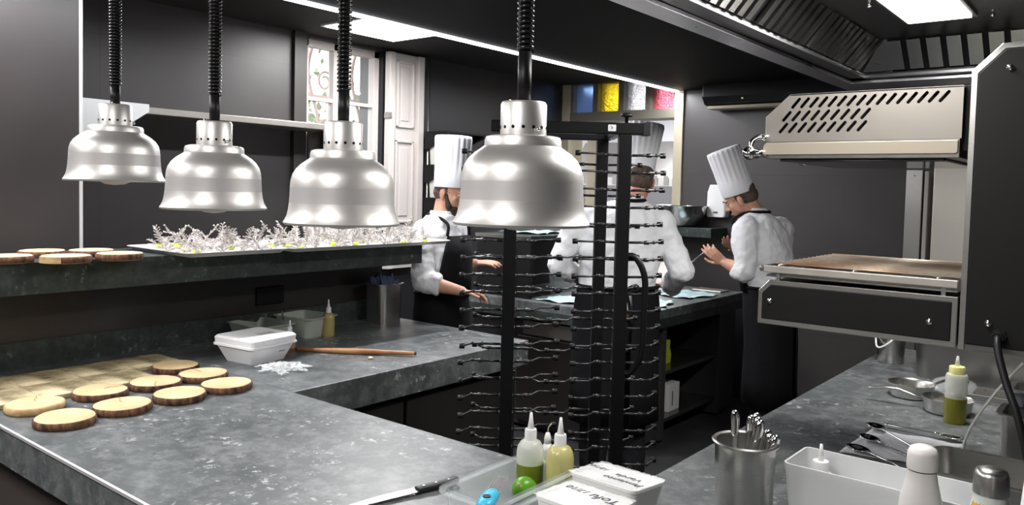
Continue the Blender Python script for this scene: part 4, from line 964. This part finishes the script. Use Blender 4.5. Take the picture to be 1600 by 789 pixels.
# ------------------------------------------------------------ salamander grill
sg = root('salamander_grill', 'steel and black salamander grill on the right, slotted top over a wire grid', 'grill', (0, 2.2, 1.28))
Z0 = 1.28
def P2(pts): return [(a, b-Z0) for a, b in pts]
def slab(nm, pts, y0, y1, m, bev=.002): bm = nb(); prism(bm, P2(pts), (0, y0, 0), (1, 0, 0), (0, 0, 1), (0, 1, 0), y1-y0); return link(nm, bm, m, sg, bev=bev)
# tower
tw = [(-.347, 1.283), (.10, 1.283), (.10, 2.022), (-.285, 2.022), (-.347, 1.960)]
slab('tower', tw, .002, .57, STEELD, .003)
slab('tower_side_panel', [(-.334, 1.297), (.09, 1.297), (.09, 2.009), (-.279, 2.009), (-.334, 1.954)], -.003, .004, BLACKP, .004)
slab('tower_edge', [(-.3475, 1.283), (-.334, 1.283), (-.334, 1.954), (-.279, 2.009), (.10, 2.009), (.10, 2.022), (-.285, 2.022), (-.3475, 1.960)], -.002, .02, STEEL, .001)
# base box
slab('base_box', [(-.852, 1.288), (-.352, 1.288), (-.352, 1.408), (-.822, 1.408), (-.852, 1.378)], .002, .555, STEELD, .002)
slab('base_frame', [(-.853, 1.285), (-.351, 1.285), (-.351, 1.411), (-.823, 1.411), (-.853, 1.380)], -.004, .006, STEEL, .002)
slab('base_side_panel', [(-.842, 1.299), (-.364, 1.299), (-.364, 1.398), (-.818, 1.398), (-.842, 1.373)], -.0065, .0, BLACKP, .003)
def bolt(x, z, y=-.006, s=1):
    bm = nb(); tube(bm, [(x, y, z-Z0), (x, y-.003, z-Z0)], .0072*s, 16); tube(bm, [(x, y-.003, z-Z0), (x, y-.006, z-Z0)], [.0062*s, .003*s], 16); link('bolt', bm, CHROME, sg, True)
bolt(-.818, 1.352); bolt(-.412, 1.343); bolt(-.285, 1.355); bolt(-.268, 1.963)
# drip tray with wire grid
slab('grid_frame', [(-.838, 1.432), (-.352, 1.432), (-.352, 1.452), (-.838, 1.452)], -.012, .0, STEELW, .002)
slab('grid_frame', [(-.85, 1.434), (-.352, 1.434), (-.352, 1.450), (-.85, 1.450)], .55, .562, STEEL, .002)
rbox('grid_frame', -.850, -.838, -.012, .562, 1.434-Z0, 1.450-Z0, STEEL, sg); rbox('drip_tray', -.836, -.352, .0, .55, 1.420-Z0, 1.426-Z0, STEELD, sg)
for x in (-.80, -.385):
    for y in (.004, .53): rbox('tray_foot', x-.005, x+.005, y-.004, y+.004, 1.408-Z0, 1.434-Z0, STEEL, sg, 0)
BR = mat('burnt_grid_rod', (.78, .70, .58), .4, .5, c2=(.36, .19, .09), scale=3.6, stretch=(1, .6, 1))
for k in range(14):
    y = .008+k*.0405; bm = nb(); tube(bm, [(-.815, y, 1.458-Z0), (-.353, y, 1.458-Z0)], .0015, 8); link('grid_rod', bm, BR, sg, True)
for x in (-.80, -.6, -.4):
    bm = nb(); tube(bm, [(x, 0, 1.452-Z0), (x, .55, 1.452-Z0)], .003, 8); link('cross_rod', bm, STEEL, sg, True)
# upper head: side sheet with real slots
def side_sheet(y0, nm):
    bm = nb(); prism(bm, P2([(-.848, 1.799), (-.362, 1.799), (-.362, 1.927), (-.786, 1.927), (-.848, 1.868)]), (0, y0, 0), (1, 0, 0), (0, 0, 1), (0, 1, 0), .003)
    o = link(nm, bm, HEADM, sg)
    cb_ = nb()
    def slot(cx, cz, L=.036, w=.0042):
        a = math.radians(50); d = Vector((math.cos(a), math.sin(a))); n = Vector((-d.y, d.x)); pts = []
        for q in range(7): t = -PI/2+PI*q/6; pts.append(Vector((cx, cz-Z0))+d*(L/2-w)+d*math.cos(t)*w+n*math.sin(t)*w)
        for q in range(7): t = PI/2+PI*q/6; pts.append(Vector((cx, cz-Z0))-d*(L/2-w)+d*math.cos(t)*w+n*math.sin(t)*w)
        prism(cb_, [tuple(p) for p in pts], (0, y0-.01, 0), (1, 0, 0), (0, 0, 1), (0, 1, 0), .023)
    for k in range(16): slot(-.768+k*.0243, 1.903-k*.0000)
    for k in range(9): slot(-.792+k*.0258, 1.868)
    for k in range(9): slot(-.800+k*.0258, 1.836)
    me = bpy.data.meshes.new('cut'); bmesh.ops.recalc_face_normals(cb_, faces=cb_.faces[:]); cb_.to_mesh(me); cb_.free(); co = bpy.data.objects.new('cut', me); COL.objects.link(co); co.location = (0, 2.2, Z0); bpy.context.view_layer.update()
    md = o.modifiers.new('b', 'BOOLEAN'); md.object = co; md.operation = 'DIFFERENCE'; md.solver = 'EXACT'
    dg = bpy.context.evaluated_depsgraph_get(); new = bpy.data.meshes.new_from_object(o.evaluated_get(dg)); o.modifiers.clear(); o.data = new; bpy.data.objects.remove(co); return o
side_sheet(-.004, 'slotted_side')
slab('head_top', [(-.786, 1.924), (-.362, 1.924), (-.362, 1.928), (-.786, 1.928)], -.004, .56, STEEL, 0)
bm = nb(); prism(bm, P2([(-.848, 1.799), (-.848, 1.868), (-.786, 1.927), (-.789, 1.924), (-.851, 1.868), (-.851, 1.799)]), (0, -.004, 0), (1, 0, 0), (0, 0, 1), (0, 1, 0), .564); link('head_front', bm, STEEL, sg)
slab('head_core', [(-.83, 1.80), (-.36, 1.80), (-.36, 1.915), (-.78, 1.915), (-.83, 1.868)], .03, .55, BLACKM, 0)
slab('trim_plate', [(-.856, 1.762), (-.852, 1.788), (-.846, 1.795), (-.368, 1.795), (-.368, 1.766), (-.372, 1.762)], -.010, -.006, mat('beige_steel', (.42, .37, .30), .45, .8), .001)
slab('head_skirt', [(-.848, 1.752), (-.365, 1.752), (-.365, 1.80), (-.848, 1.80)], -.004, .56, STEELD, .001)
rbox('heating_glass', -.82, -.40, .03, .53, 1.744-Z0, 1.7525-Z0, mat('dark_glass', (.02, .018, .016), .12, spec=.8), sg)
slab('head_link', [(-.372, 1.77), (-.345, 1.77), (-.345, 1.93), (-.372, 1.93)], .02, .54, BLACKM, .001)
bm = nb(); yb = .0
tube(bm, [(-.885, -.02, 1.765-Z0), (-.885, .42, 1.765-Z0)], .0065, 12); link('handle_bar', bm, CHROME, sg, True)
for yy in (-.02, .42):
    bm = nb(); sphere(bm, (-.887, yy, 1.766-Z0), .021, 1.05, 1, .95, 20, 12); tube(bm, bez([(-.885, yy, 1.775-Z0), (-.880, yy+.004, 1.80-Z0), (-.862, yy+.01, 1.812-Z0), (-.846, yy+.012, 1.808-Z0)], 5), [.009]*15+[.011], 12); tube(bm, [(-.87, yy+.002, 1.765-Z0), (-.850, yy+.006, 1.766-Z0)], [.014, .009], 12); link('handle_knob', bm, CHROME, sg, True)
# cable
cbp = [(-.262, -.006, 1.325), (-.262, -.03, 1.322), (-.255, -.05, 1.29), (-.235, -.07, 1.23), (-.21, -.09, 1.17), (-.19, -.1, 1.10), (-.17, -.1, 1.02)]
bm = nb(); tube(bm, bez([(a, b, c-Z0) for a, b, c in cbp], 6), .0085, 12); link('power_cable', bm, BLACKR, sg, True)
bm = nb(); tube(bm, [(-.262, -.002, 1.327-Z0), (-.262, -.016, 1.327-Z0)], .017, 8); tube(bm, [(-.262, -.016, 1.327-Z0), (-.262, -.028, 1.325-Z0)], .0125, 14); link('cable_gland', bm, BLACKR, sg)
# overshelf that carries the salamander, with a white post
sh2 = root('grill_stand', 'wall-side steel stand carrying the salamander grill', 'stand', (-.2, 2.2, .9))
rbox('platform', -.0, .65, .05, .52, .355, .380, STEELD, sh2); 
for (x, y) in ((.62, .1), (.62, .48), (.12, .48)): rbox('leg', x-.015, x+.015, y-.015, y+.015, 0, .355, STEEL, sh2)
wp = root('white_post', 'white round post at the right edge of the photo', 'post', (-.128, 1.43, .9)); bm = nb(); tube(bm, [(-.008, 0, 0), (.028, 0, .46)], .0165, 24); tube(bm, [(-.008, 0, 0), (-.008, 0, .006)], .03, 24); link('tube', bm, WPLAST, wp, True)
bm = nb(); tube(bm, bez([(-.215, 2.25, 1.262), (-.28, 2.3, 1.16), (-.335, 2.35, 1.05), (-.350, 2.38, .97), (-.32, 2.42, .915), (-.25, 2.45, .908), (-.30, 2.50, .99-.06), (-.335, 2.47, .945), (-.25, 2.50, .91), (-.18, 2.45, .908)], 8), .0035, 8)
tag(link('white_cable', bm, CABLEW, None, True), 'thin white cable looping down beside the steel pans', 'cable')

# ------------------------------------------------------------ far kitchen things
fr = root('upright_fridge', 'tall steel cabinet with a pale edge against the far wall at right', 'fridge', (-1.26, 5.75, 0))
rbox('cabinet_body', .17, .60, -.03, .33, .05, 1.86, STEELW, fr); rbox('frame_channel', 0, .10, .0, .2, .05, 1.84, STEEL, fr); rbox('pale_edge', .115, .14, -.02, .2, .05, 1.83, WHITEP, fr)
bm = nb(); sphere(bm, (.05, -.003, 1.80), .006); sphere(bm, (.03, -.003, 1.26), .006); link('screw', bm, CHROME, fr, True)
bw = root('mixing_bowl', 'large polished steel mixing bowl on the far wall shelf', 'bowl', (-2.955, 5.90, 1.375)); bm = nb()
lathe(bm, [(.09, 0), (.13, .02), (.18, .09), (.20, .165), (.207, .168), (.207, .172), (.196, .168), (.175, .09), (.12, .026), (0, .012)], 48, closed=False); lathe(bm, [(.09, 0), (0, 0)], 48, closed=False); auto(link('bowl_body', bm, mat('polished_bowl_steel', (.7, .7, .68), .2, 1), bw), 50)
sd_ = root('soap_dispenser', 'white soap dispenser on the far wall behind the right cook', 'dispenser', (-2.71, 6.1, 1.46))
bm = nb(); loft(bm, [[(x, y-.05, z) for x, y in rrect(w, .10, .02)] for w, z in ((.15, 0), (.165, .02), (.16, .20), (.12, .26))]); link('casing', bm, WPLAST, sd_, bev=.003)
bm = nb(); prism(bm, [(-.02, .03), (.02, .03), (.02, .045), (-.02, .045)], (0, -.1005, 0), (1, 0, 0), (0, 0, 1), (0, -1, 0), .001); link('logo_mark', bm, GREYT, sd_)
# bags and sheets
def sheet(label, c, w, d, sd, rz=0):
    rn = random.Random(sd); bm = nb(); N = 18; g = []
    for i in range(N):
        row = []
        for j in range(N):
            x, y = i/(N-1)-.5, j/(N-1)-.5; row.append(bm.verts.new((x*w*(1+.1*math.sin(y*9)), y*d*(1+.1*math.cos(x*8)), .003+.012*abs(math.sin(x*7+sd)*math.cos(y*6))+rn.uniform(0, .002))))
        g.append(row)
    for i in range(N-1):
        for j in range(N-1): bm.faces.new((g[i][j], g[i+1][j], g[i+1][j+1], g[i][j+1]))
    o = link('vacuum_bag', bm, MAT_AQ, None, True, loc=c, rot=(0, 0, rz)); o.modifiers.new('s', 'SOLIDIFY').thickness = .002; tag(o, label, 'bag')
sheet('pale blue vacuum bag on the far counter, under the middle cook’s right hand', (-2.58, 4.72, .9), .28, .34, 1, .3)
sheet('pale aqua vacuum bag near the right end of the far counter', (-2.60, 5.32, .9), .30, .40, 2, -.2)
sheet('pale aqua vacuum bag left of the middle cook', (-3.02, 4.42, .9), .34, .30, 3, .1)
sheet('pale aqua vacuum bag lying on the dark over-shelf', (-3.5, 4.62, 1.33), .34, .38, 4, .2)
sp = root('small_dish_tray', 'small steel tray at the far right corner of the far counter', 'tray', (-2.6, 5.72, .9)); rbox('tray', -.12, .12, -.08, .08, 0, .012, STEELW, sp)
bin_ = root('clear_bin', 'clear plastic bin standing on the far counter beside the left arm of the middle cook', 'container', (-3.22, 4.75, .9)); bm = nb(); tub(bm, .26, .3, .2, .03); auto(link('bin_body', bm, CLEARP, bin_), 35)
yb_ = root('yellow_bag', 'yellow-green packet on the upper open shelf of the far counter', 'packet', (-2.60, 4.92, .465)); bm = nb()
loft(bm, [[(x*s+o_, y*s, z) for x, y in rrect(.12, .16, .03)] for s, z, o_ in ((1, 0, 0), (1.05, .06, 0), (.8, .11, .01), (.95, .16, .0))]); link('packet', bm, YELLOWB, yb_, bev=.004)
wb_ = root('white_carton', 'white carton with a black bar on the lower open shelf', 'box', (-2.56, 4.95, .145)); rbox('carton', -.07, .07, -.08, .08, 0, .19, WPLAST, wb_); rbox('black_bar', .0701, .0712, -.03, -.02, .04, .14, TEXTM, wb_, 0)

# ------------------------------------------------------------ the cooks
def cap(bm, p0, r0, p1, r1, seg=12):
    p0, p1 = Vector(p0), Vector(p1)
    if (p1-p0).length > 1e-5: tube(bm, [p0, p0.lerp(p1, .5), p1], [r0, (r0+r1)/2, r1], seg)
    sphere(bm, p0, r0, u=seg, v=8); sphere(bm, p1, r1, u=seg, v=8)
def remesh(o, vox, it=4, disp=None):
    m = o.modifiers.new('remesh', 'REMESH'); m.mode = 'VOXEL'; m.voxel_size = vox; m.use_smooth_shade = True
    s = o.modifiers.new('smooth', 'SMOOTH'); s.factor = .5; s.iterations = it
    if disp:
        for (sc, st) in disp:
            t = bpy.data.textures.new('folds', 'CLOUDS'); t.noise_scale = sc; t.noise_depth = 1
            d = o.modifiers.new('folds', 'DISPLACE'); d.texture = t; d.strength = st; d.mid_level = .5; d.texture_coords = 'LOCAL'
def hand(bm, wrist, d, n, left, curl, sc=1.0, spread=.10):
    """palm and five fingers: d finger direction, n palm normal (out of the palm)"""
    w = Vector(wrist); d = Vector(d).normalized(); n = Vector(n); n = (n-d*n.dot(d)).normalized(); s = d.cross(n) * (1 if left else -1)   # s points to the thumb side
    K = []
    for k, (off, L) in enumerate(((.031, .085), (.011, .089), (-.009, .084), (-.028, .076))):
        kn = w+(s*off+d*L)*sc; K.append(kn); cap(bm, w+s*off*.55*sc+d*.012*sc, .0135*sc, kn, .0105*sc, 10)
    cap(bm, w+s*.012*sc+d*.03*sc, .0135*sc, w-s*.012*sc+d*.06*sc, .0125*sc, 10)
    for k, (kn, Ls) in enumerate(zip(K, ((.042, .025, .020), (.046, .029, .021), (.043, .026, .020), (.034, .020, .018)))):
        p = kn; a = 0; sd = s*spread*(1.5-k)*.6
        for j, L in enumerate(Ls):
            a += curl[k]*(.55, .75, .5)[j]; q = p+((d+sd)*math.cos(a)+n*math.sin(a)).normalized()*L*sc; cap(bm, p, (.0098-.0009*j)*sc, q, (.0092-.001*j)*sc, 8); p = q
    t0 = w+(s*.022+d*.022)*sc; t1 = t0+(s*.032+d*.028+n*.012)*sc; t2 = t1+(s*.014+d*.030+n*.010)*sc; t3 = t2+(s*.002+d*.024+n*.006)*sc
    cap(bm, t0, .0145*sc, t1, .0115*sc, 8); cap(bm, t1, .0112*sc, t2, .0098*sc, 8); cap(bm, t2, .0097*sc, t3, .0082*sc, 8)
def ell(c, s, f, hw, hd, n=28, k=2.4, u=None):
    """superellipse ring round c, half-width hw along s, half-depth hd along f"""
    out = []
    for i in range(n):
        a = 2*PI*i/n; ca, sa = math.cos(a), math.sin(a)
        out.append(tuple(c+s*hw*math.copysign(abs(ca)**(2/k), ca)+f*hd*math.copysign(abs(sa)**(2/k), sa)))
    return out
def chef(label, f, spine, head_c, hf, hu, armsR, armsL, handR, handL, skin, hatdim, hat_up, beard=False, bib=True, cuffR=.5, cuffL=.5, phone=None):
    """f: chest direction; spine: list of (point, half-width, half-depth) from hem to collar; arms: shoulder, elbow, wrist"""
    f = Vector(f).normalized(); s = f.cross(Vector((0, 0, 1))).normalized()       # s: the person's right
    base = Vector((spine[0][0].x, spine[0][0].y, 0))
    T = Matrix.Translation(-base)
    hc = Vector(head_c); hf = Vector(hf).normalized(); hu = Vector(hu); hu = (hu-hf*hu.dot(hf)).normalized(); hs = hf.cross(hu)
    def HL(x, y, z): return hc+hs*x+hf*y+hu*z
    rotm = Matrix((hs, hf, hu)).transposed()
    bm = nb()
    def es(x, y, z, a, b, c, u=20, v=14): sphere(bm, HL(x, y, z), 1, a, b, c, u, v, rot=rotm)
    es(0, -.012, .035, .076, .098, .088); es(0, .022, -.025, .064, .068, .082); es(0, .040, -.080, .045, .042, .034); es(0, .068, -.094, .021, .018, .016)
    es(0, .078, .028, .050, .018, .011); es(0, .084, -.054, .022, .014, .006); es(0, .083, -.066, .020, .013, .006)
    cap(bm, HL(0, .086, .015), .008, HL(0, .108, -.022), .0125, 10); es(.012, .095, -.026, .009, .010, .008); es(-.012, .095, -.026, .009, .010, .008)
    es(.038, .060, -.018, .020, .018, .020); es(-.038, .060, -.018, .020, .018, .020)
    for q in (1, -1): es(q*.079, -.008, -.012, .008, .017, .030); es(q*.083, -.016, -.002, .006, .012, .020); es(q*.076, -.002, -.034, .008, .010, .011)
    neck = spine[-1][0]
    cap(bm, HL(0, -.022, -.055), .054, neck+Vector((0, 0, -.03)), .062, 20)
    for (p, hw, hd), (p2, hw2, hd2) in zip(spine, spine[1:]): loft(bm, [ell(p, s, f, hw*.80, hd*.78), ell(p2, s, f, hw2*.80, hd2*.78)])
    hip = spine[0][0]
    for q in (1, -1):
        h = hip+s*q*.09; kn = Vector((h.x, h.y, .50))+f*.02+s*q*.01; an = Vector((h.x, h.y, .09))+s*q*.02-f*.02; cap(bm, h, .085, kn, .058, 14); cap(bm, kn, .056, an, .040, 14); cap(bm, an+Vector((0, 0, -.05)), .036, an+f*.15+Vector((0, 0, -.06)), .028, 12)
    for (sh, el, wr), hd, left in ((armsR, handR, False), (armsL, handL, True)):
        cap(bm, sh, .052, el, .041, 14); cap(bm, el, .042, Vector(el).lerp(Vector(wr), .35), .043, 14); cap(bm, Vector(el).lerp(Vector(wr), .35), .043, wr, .027, 14)
        hand(bm, wr, hd[0], hd[1], left, hd[2], .90, .05)
    bm.transform(T); o = link('person', bm, skin, None, True, loc=base); remesh(o, .0042, 3)
    tag(o, label, 'person')
    def child(name, bm, m, smooth=True, rem=None, it=3, disp=None, sol=None, tr=True):
        if tr: bm.transform(T)
        c = link(name, bm, m, o, smooth)
        if rem: remesh(c, rem, it, disp)
        if sol: q = c.modifiers.new('s', 'SOLIDIFY'); q.thickness = sol; q.offset = 0
        return c
    # jacket
    bm = nb(); rr_ = [ell(p, s, f, hw*(.93 if i_ == 0 else 1), hd*(.93 if i_ == 0 else 1), 32) for i_, (p, hw, hd) in enumerate(spine[1:])]; loft(bm, rr_)
    for (sh, el, wr), cf in ((armsR, cuffR), (armsL, cuffL)):
        sh, el, wr = Vector(sh), Vector(el), Vector(wr); inner = sh.lerp(neck, .35)+Vector((0, 0, -.02)); cap(bm, inner, .070, sh, .078, 16); cap(bm, sh, .078, el, .062, 16); ce = el.lerp(wr, cf); cap(bm, el, .062, ce, .054, 16)
        d = (wr-el).normalized(); tube(bm, [ce-d*.055, ce+d*.030], [.066, .060], 18)
    child('chef_jacket', bm, COTTON, rem=.008, it=5, disp=((.11, .030), (.035, .010)))
    bm = nb(); cz = neck+Vector((0, 0, .0)); nd = (hc-neck).normalized(); nd = (nd+Vector((0, 0, 1))).normalized()
    R_ = [[tuple(cz+(s*math.cos(a)*r1+f*math.sin(a)*r2)+nd*z-f*.004) for a in [2*PI*k/28 for k in range(28)]] for r1, r2, z in ((.078, .076, -.035), (.071, .070, .022), (.064, .064, .022), (.066, .066, -.03))]
    loft(bm, R_, False, False); child('collar', bm, COTTON)
    # trousers
    bm = nb()
    for q in (1, -1):
        h = hip+s*q*.085; kn = Vector((h.x, h.y, .50))+f*.02+s*q*.01; an = Vector((h.x, h.y, .10))+s*q*.02-f*.02; cap(bm, h, .108, kn, .080, 18); tube(bm, [kn+Vector((0, 0, .02)), an], [.080, .062], 18); sphere(bm, kn, .08, u=18, v=10)
    loft(bm, [ell(hip+Vector((0, 0, -.10)), s, f, .155, .12), ell(hip+Vector((0, 0, .06)), s, f, spine[0][1]*.93, spine[0][2]*.93)]); child('trousers', bm, TROUS, rem=.012, disp=((.09, .02),))
    bm = nb()
    for q in (1, -1):
        h = hip+s*q*.105-f*.02; z = Vector((h.x, h.y, 0)); loft(bm, [[tuple(z+f*(y*1.0+.06)+s*x+Vector((0, 0, zz))) for x, y in rrect(w, l, .04)] for w, l, zz in ((.098, .27, .004), (.10, .275, .03), (.09, .25, .07), (.075, .12, .12))])
    child('shoes', bm, BLACKR)
    # apron: skirt all round, bib, straps
    wi = 2 if len(spine) > 4 else 1; wp_, whw, whd = spine[wi]
    bm = nb(); N = 44; rows = []
    for (dz, fl) in ((.04, 1.09), (0, 1.12), (-.06, 1.16), (-.14, 1.18), (-.3, 1.17), (-.5, 1.20), (-.66, 1.22)):
        row = []
        for k in range(N):
            a = math.radians(-80+340*k/(N-1)); rp = 1+.018*math.sin(a*9+dz*3)*min(1, -dz*3+.1)
            c0 = wp_.lerp(Vector((hip.x, hip.y, wp_.z)), min(1, max(0, -dz*4)))
            row.append(bm.verts.new(c0+Vector((0, 0, dz))+s*math.cos(a)*max(whw, .165)*fl*rp+f*math.sin(a)*max(whd, .125)*fl*rp))
        rows.append(row)
    for a, b in zip(rows, rows[1:]):
        for k in range(N-1): bm.faces.new((a[k], a[k+1], b[k+1], b[k]))
    child('apron', bm, APRON, sol=.004)
    bm = nb(); pts = ell(wp_+Vector((0, 0, .03)), s, f, whw*1.085, whd*1.10, 36, 2.2); tube(bm, pts+[pts[0]], .010, 6)
    bk_ = wp_-f*whd*1.14+Vector((0, 0, .03))
    for q in (1, -1): tube(bm, bez([bk_, bk_+s*q*.05+Vector((0, 0, .02)), bk_+s*q*.06-f*.01, bk_+s*q*.02-Vector((0, 0, .01))], 4), .008, 6); tube(bm, bez([bk_, bk_+s*q*.02-Vector((0, 0, .08)), bk_+s*q*.035-Vector((0, 0, .18))-f*.01], 4), .008, 6)
    child('apron_tie', bm, APRON)
    bm = nb(); M_ = 16; rows = []; ribs = spine[wi:-2]
    top = len(ribs)-1
    for ri, (p, hw, hd) in enumerate(ribs):
        row = []; half = math.radians(68-40*ri/max(top, 1))
        for k in range(M_):
            a = PI/2-half+2*half*k/(M_-1); ca, sa = math.cos(a), math.sin(a); kk = 2.4
            row.append(bm.verts.new(p+s*(hw*1.02+.012)*math.copysign(abs(ca)**(2/kk), ca)+f*(hd*1.04+.016)*abs(sa)**(2/kk)))
        rows.append(row)
    cor = [rows[-1][0].co.copy(), rows[-1][-1].co.copy()]
    for a, b in zip(rows, rows[1:]):
        for k in range(M_-1): bm.faces.new((a[k], a[k+1], b[k+1], b[k]))
    child('apron_bib', bm, APRON, sol=.006)
    bm = nb(); q = neck
    pth = bez([cor[0], cor[0].lerp(q+s*.088+f*.075, .55)+f*.015, q+s*.085+f*.03-Vector((0, 0, .012)), q+s*.060-f*.058-Vector((0, 0, .002)), q-f*.080-Vector((0, 0, .004)), q-s*.060-f*.058-Vector((0, 0, .002)), q-s*.085+f*.03-Vector((0, 0, .012)), cor[1].lerp(q-s*.088+f*.075, .55)+f*.015, cor[1]], 6)
    tube(bm, pth, .0095, 8); child('neck_strap', bm, APRON)
    # hair, brows, eyes
    bm = nb(); sphere(bm, HL(0, -.018, .030), 1, .0775, .0935, .083, 24, 14, rot=rotm); sphere(bm, HL(0, -.040, -.015), 1, .066, .066, .055, 20, 12, rot=rotm)
    for v in [v for v in bm.verts if (v.co-hc).dot(hf) > .052]: v.co -= hf*((v.co-hc).dot(hf)-.052)
    child('cropped_hair', bm, STUB)
    for q in (1, -1):
        bm = nb(); tube(bm, [HL(q*.014, .097, .030), HL(q*.030, .094, .035), HL(q*.046, .082, .030)], [.003, .0038, .002], 6)
        child('eyebrow', bm, HAIR)
    for q in (1, -1): bm = nb(); sphere(bm, HL(q*.029, .0765, .008), .0105, mi=0); sphere(bm, HL(q*.029, .0848, .007), .0045, mi=1); child('eye', bm, [EYEW, HAIR])
    bm = nb(); sphere(bm, HL(0, .098, -.060), 1, .019, .006, .006, 12, 8, rot=rotm); child('lips', bm, LIP)
    if beard:
        bm = nb(); sphere(bm, HL(0, .038, -.082), 1, .053, .052, .042, 20, 12, rot=rotm); sphere(bm, HL(0, .070, -.100), 1, .030, .026, .024, 16, 10, rot=rotm)
        for q in (1, -1): cap(bm, HL(q*.064, .012, -.010), .010, HL(q*.052, .040, -.07), .020, 10)
        cap(bm, HL(-.022, .094, -.046), .005, HL(.022, .094, -.046), .005, 8)
        child('beard', bm, HAIR, rem=.0045, it=2)
    # hat
    rb, rt_, hh = hatdim; up = Vector(hat_up).normalized(); hx = (hs-up*hs.dot(up)).normalized(); hy = up.cross(hx); hb = HL(0, -.006, .030)
    bm = nb(); N = 120; rings = []
    for z, r, pl in ((0, rb, 0), (.002, rb+.001, 0), (hh*.30, rb+.003, 0), (hh*.31, rb+.002, .3), (hh*.6, (rb+rt_)/2, .8), (hh*.95, rt_, 1), (hh, rt_*.97, 1), (hh*1.01, rt_*.85, .6), (hh*.99, rt_*.3, 0)):
        rings.append([tuple(hb+up*z+(hx*math.cos(2*PI*k/N)*.93+hy*math.sin(2*PI*k/N)*1.04)*r*(1+.022*pl*(1 if (k % 6) < 3 else -1))) for k in range(N)])
    loft(bm, rings, False, True); child('chef_hat', bm, HATM, sol=.0015)
    return o
Zu = Vector((0, 0, 1)); rt2 = Vector((RT.x, RT.y, 0)).normalized(); fw2 = Vector((FW.x, FW.y, 0)).normalized()
D1 = 4.68
chef('bearded cook in tall white hat and black bib apron, left of the three',
     rt2*.86-fw2*.5, [(at(690, 520, D1), .185, .14), (at(690, 492, D1), .178, .135), (at(690, 462, D1), .17, .125), (at(689, 430, D1), .185, .135), (at(688, 395, D1), .20, .142), (at(687, 366, D1), .20, .130), (at(688, 346, D1), .14, .098), (at(691, 335, D1), .082, .078)],
     at(704, 301, D1), rt2*.86-fw2*.38-Zu*.30, Zu, (at(662, 364, D1-.12), at(661, 440, D1-.25), at(722, 455, D1-.27)), (at(710, 362, D1+.16), at(712, 425, D1+.22), at(742, 411, D1+.16)),
     (rt2*.95-Zu*.12+fw2*.1, -fw2*.2-Zu, (.5, .6, .65, .7)), (rt2*.9+Zu*.05, fw2*.3-Zu, (.25, .3, .35, .4)), SKIN, (.098, .106, .30), Zu+rt2*.03, beard=True, cuffR=.30, cuffL=.2)
D2 = 4.1
f2 = fw2*.985-rt2*.12
chef('broad cook seen from behind in white jacket and tall hat, working behind the plate rack',
     f2, [(at(962, 515, D2), .20, .15), (at(963, 485, D2), .195, .145), (at(965, 455, D2), .19, .14), (at(967, 420, D2), .205, .145), (at(970, 383, D2), .225, .15), (at(973, 350, D2), .225, .135), (at(977, 327, D2), .16, .10), (at(984, 312, D2), .084, .078)],
     at(996, 282, D2+.04), fw2*.93-rt2*.20-Zu*.25, Zu+rt2*.08, (at(1035, 352, D2), at(1066, 425, D2-.05), at(1045, 448, D2+.20)), (at(906, 350, D2), at(872, 412, D2), at(912, 440, D2+.2)),
     (-rt2*.75+fw2*.55+Zu*.12, -Zu, (.4, .5, .5, .6)), (rt2*.7+fw2*.6, -Zu, (.4, .5, .6, .6)), SKINR, (.088, .110, .265), Zu+rt2*.10+fw2*.05, cuffR=.72, cuffL=.35)
D3 = 4.75
f3 = -rt2*.80+fw2*.60
chef('cook at the right with head bent, white jacket, seen from the back left',
     f3, [(at(1205, 510, D3), .18, .14), (at(1204, 482, D3), .175, .135), (at(1201, 455, D3), .17, .125), (at(1199, 425, D3), .185, .135), (at(1196, 392, D3), .20, .142), (at(1192, 362, D3), .20, .125), (at(1187, 342, D3), .14, .095), (at(1180, 330, D3), .078, .074)],
     at(1157, 309, D3), -rt2*.66+fw2*.42-Zu*.52, Zu-rt2*.40, (at(1222, 358, D3+.12), at(1216, 425, D3+.2), at(1160, 386, D3+.28)), (at(1165, 360, D3-.14), at(1163, 424, D3-.2), at(1132, 410, D3-.1)),
     (-rt2*.9+Zu*.2, Zu*.4-fw2*.6, (.5, .6, .6, .7)), (-rt2*.8+Zu*.60+fw2*.1, Zu*.3+fw2*.6, (.45, .55, .65, .75)), SKIN, (.092, .096, .275), Zu-rt2*.40, cuffR=.5, cuffL=.22)
# long spoon and small dish held over the far counter
r = root('long_spoon', 'long steel spoon with round end held by the right cook', 'spoon', at(1109, 388, D3-.05)); p0 = at(1109, 388, D3-.05); p1 = at(1066, 421, D3+.3)
bm = nb(); tube(bm, [(0, 0, 0), p1-p0], .005, 8); link('handle', bm, STEEL, r, True)
bm = nb(); sphere(bm, (0, 0, 0), .015, .9, .6, 1); link('round_end', bm, STEEL, r, True)
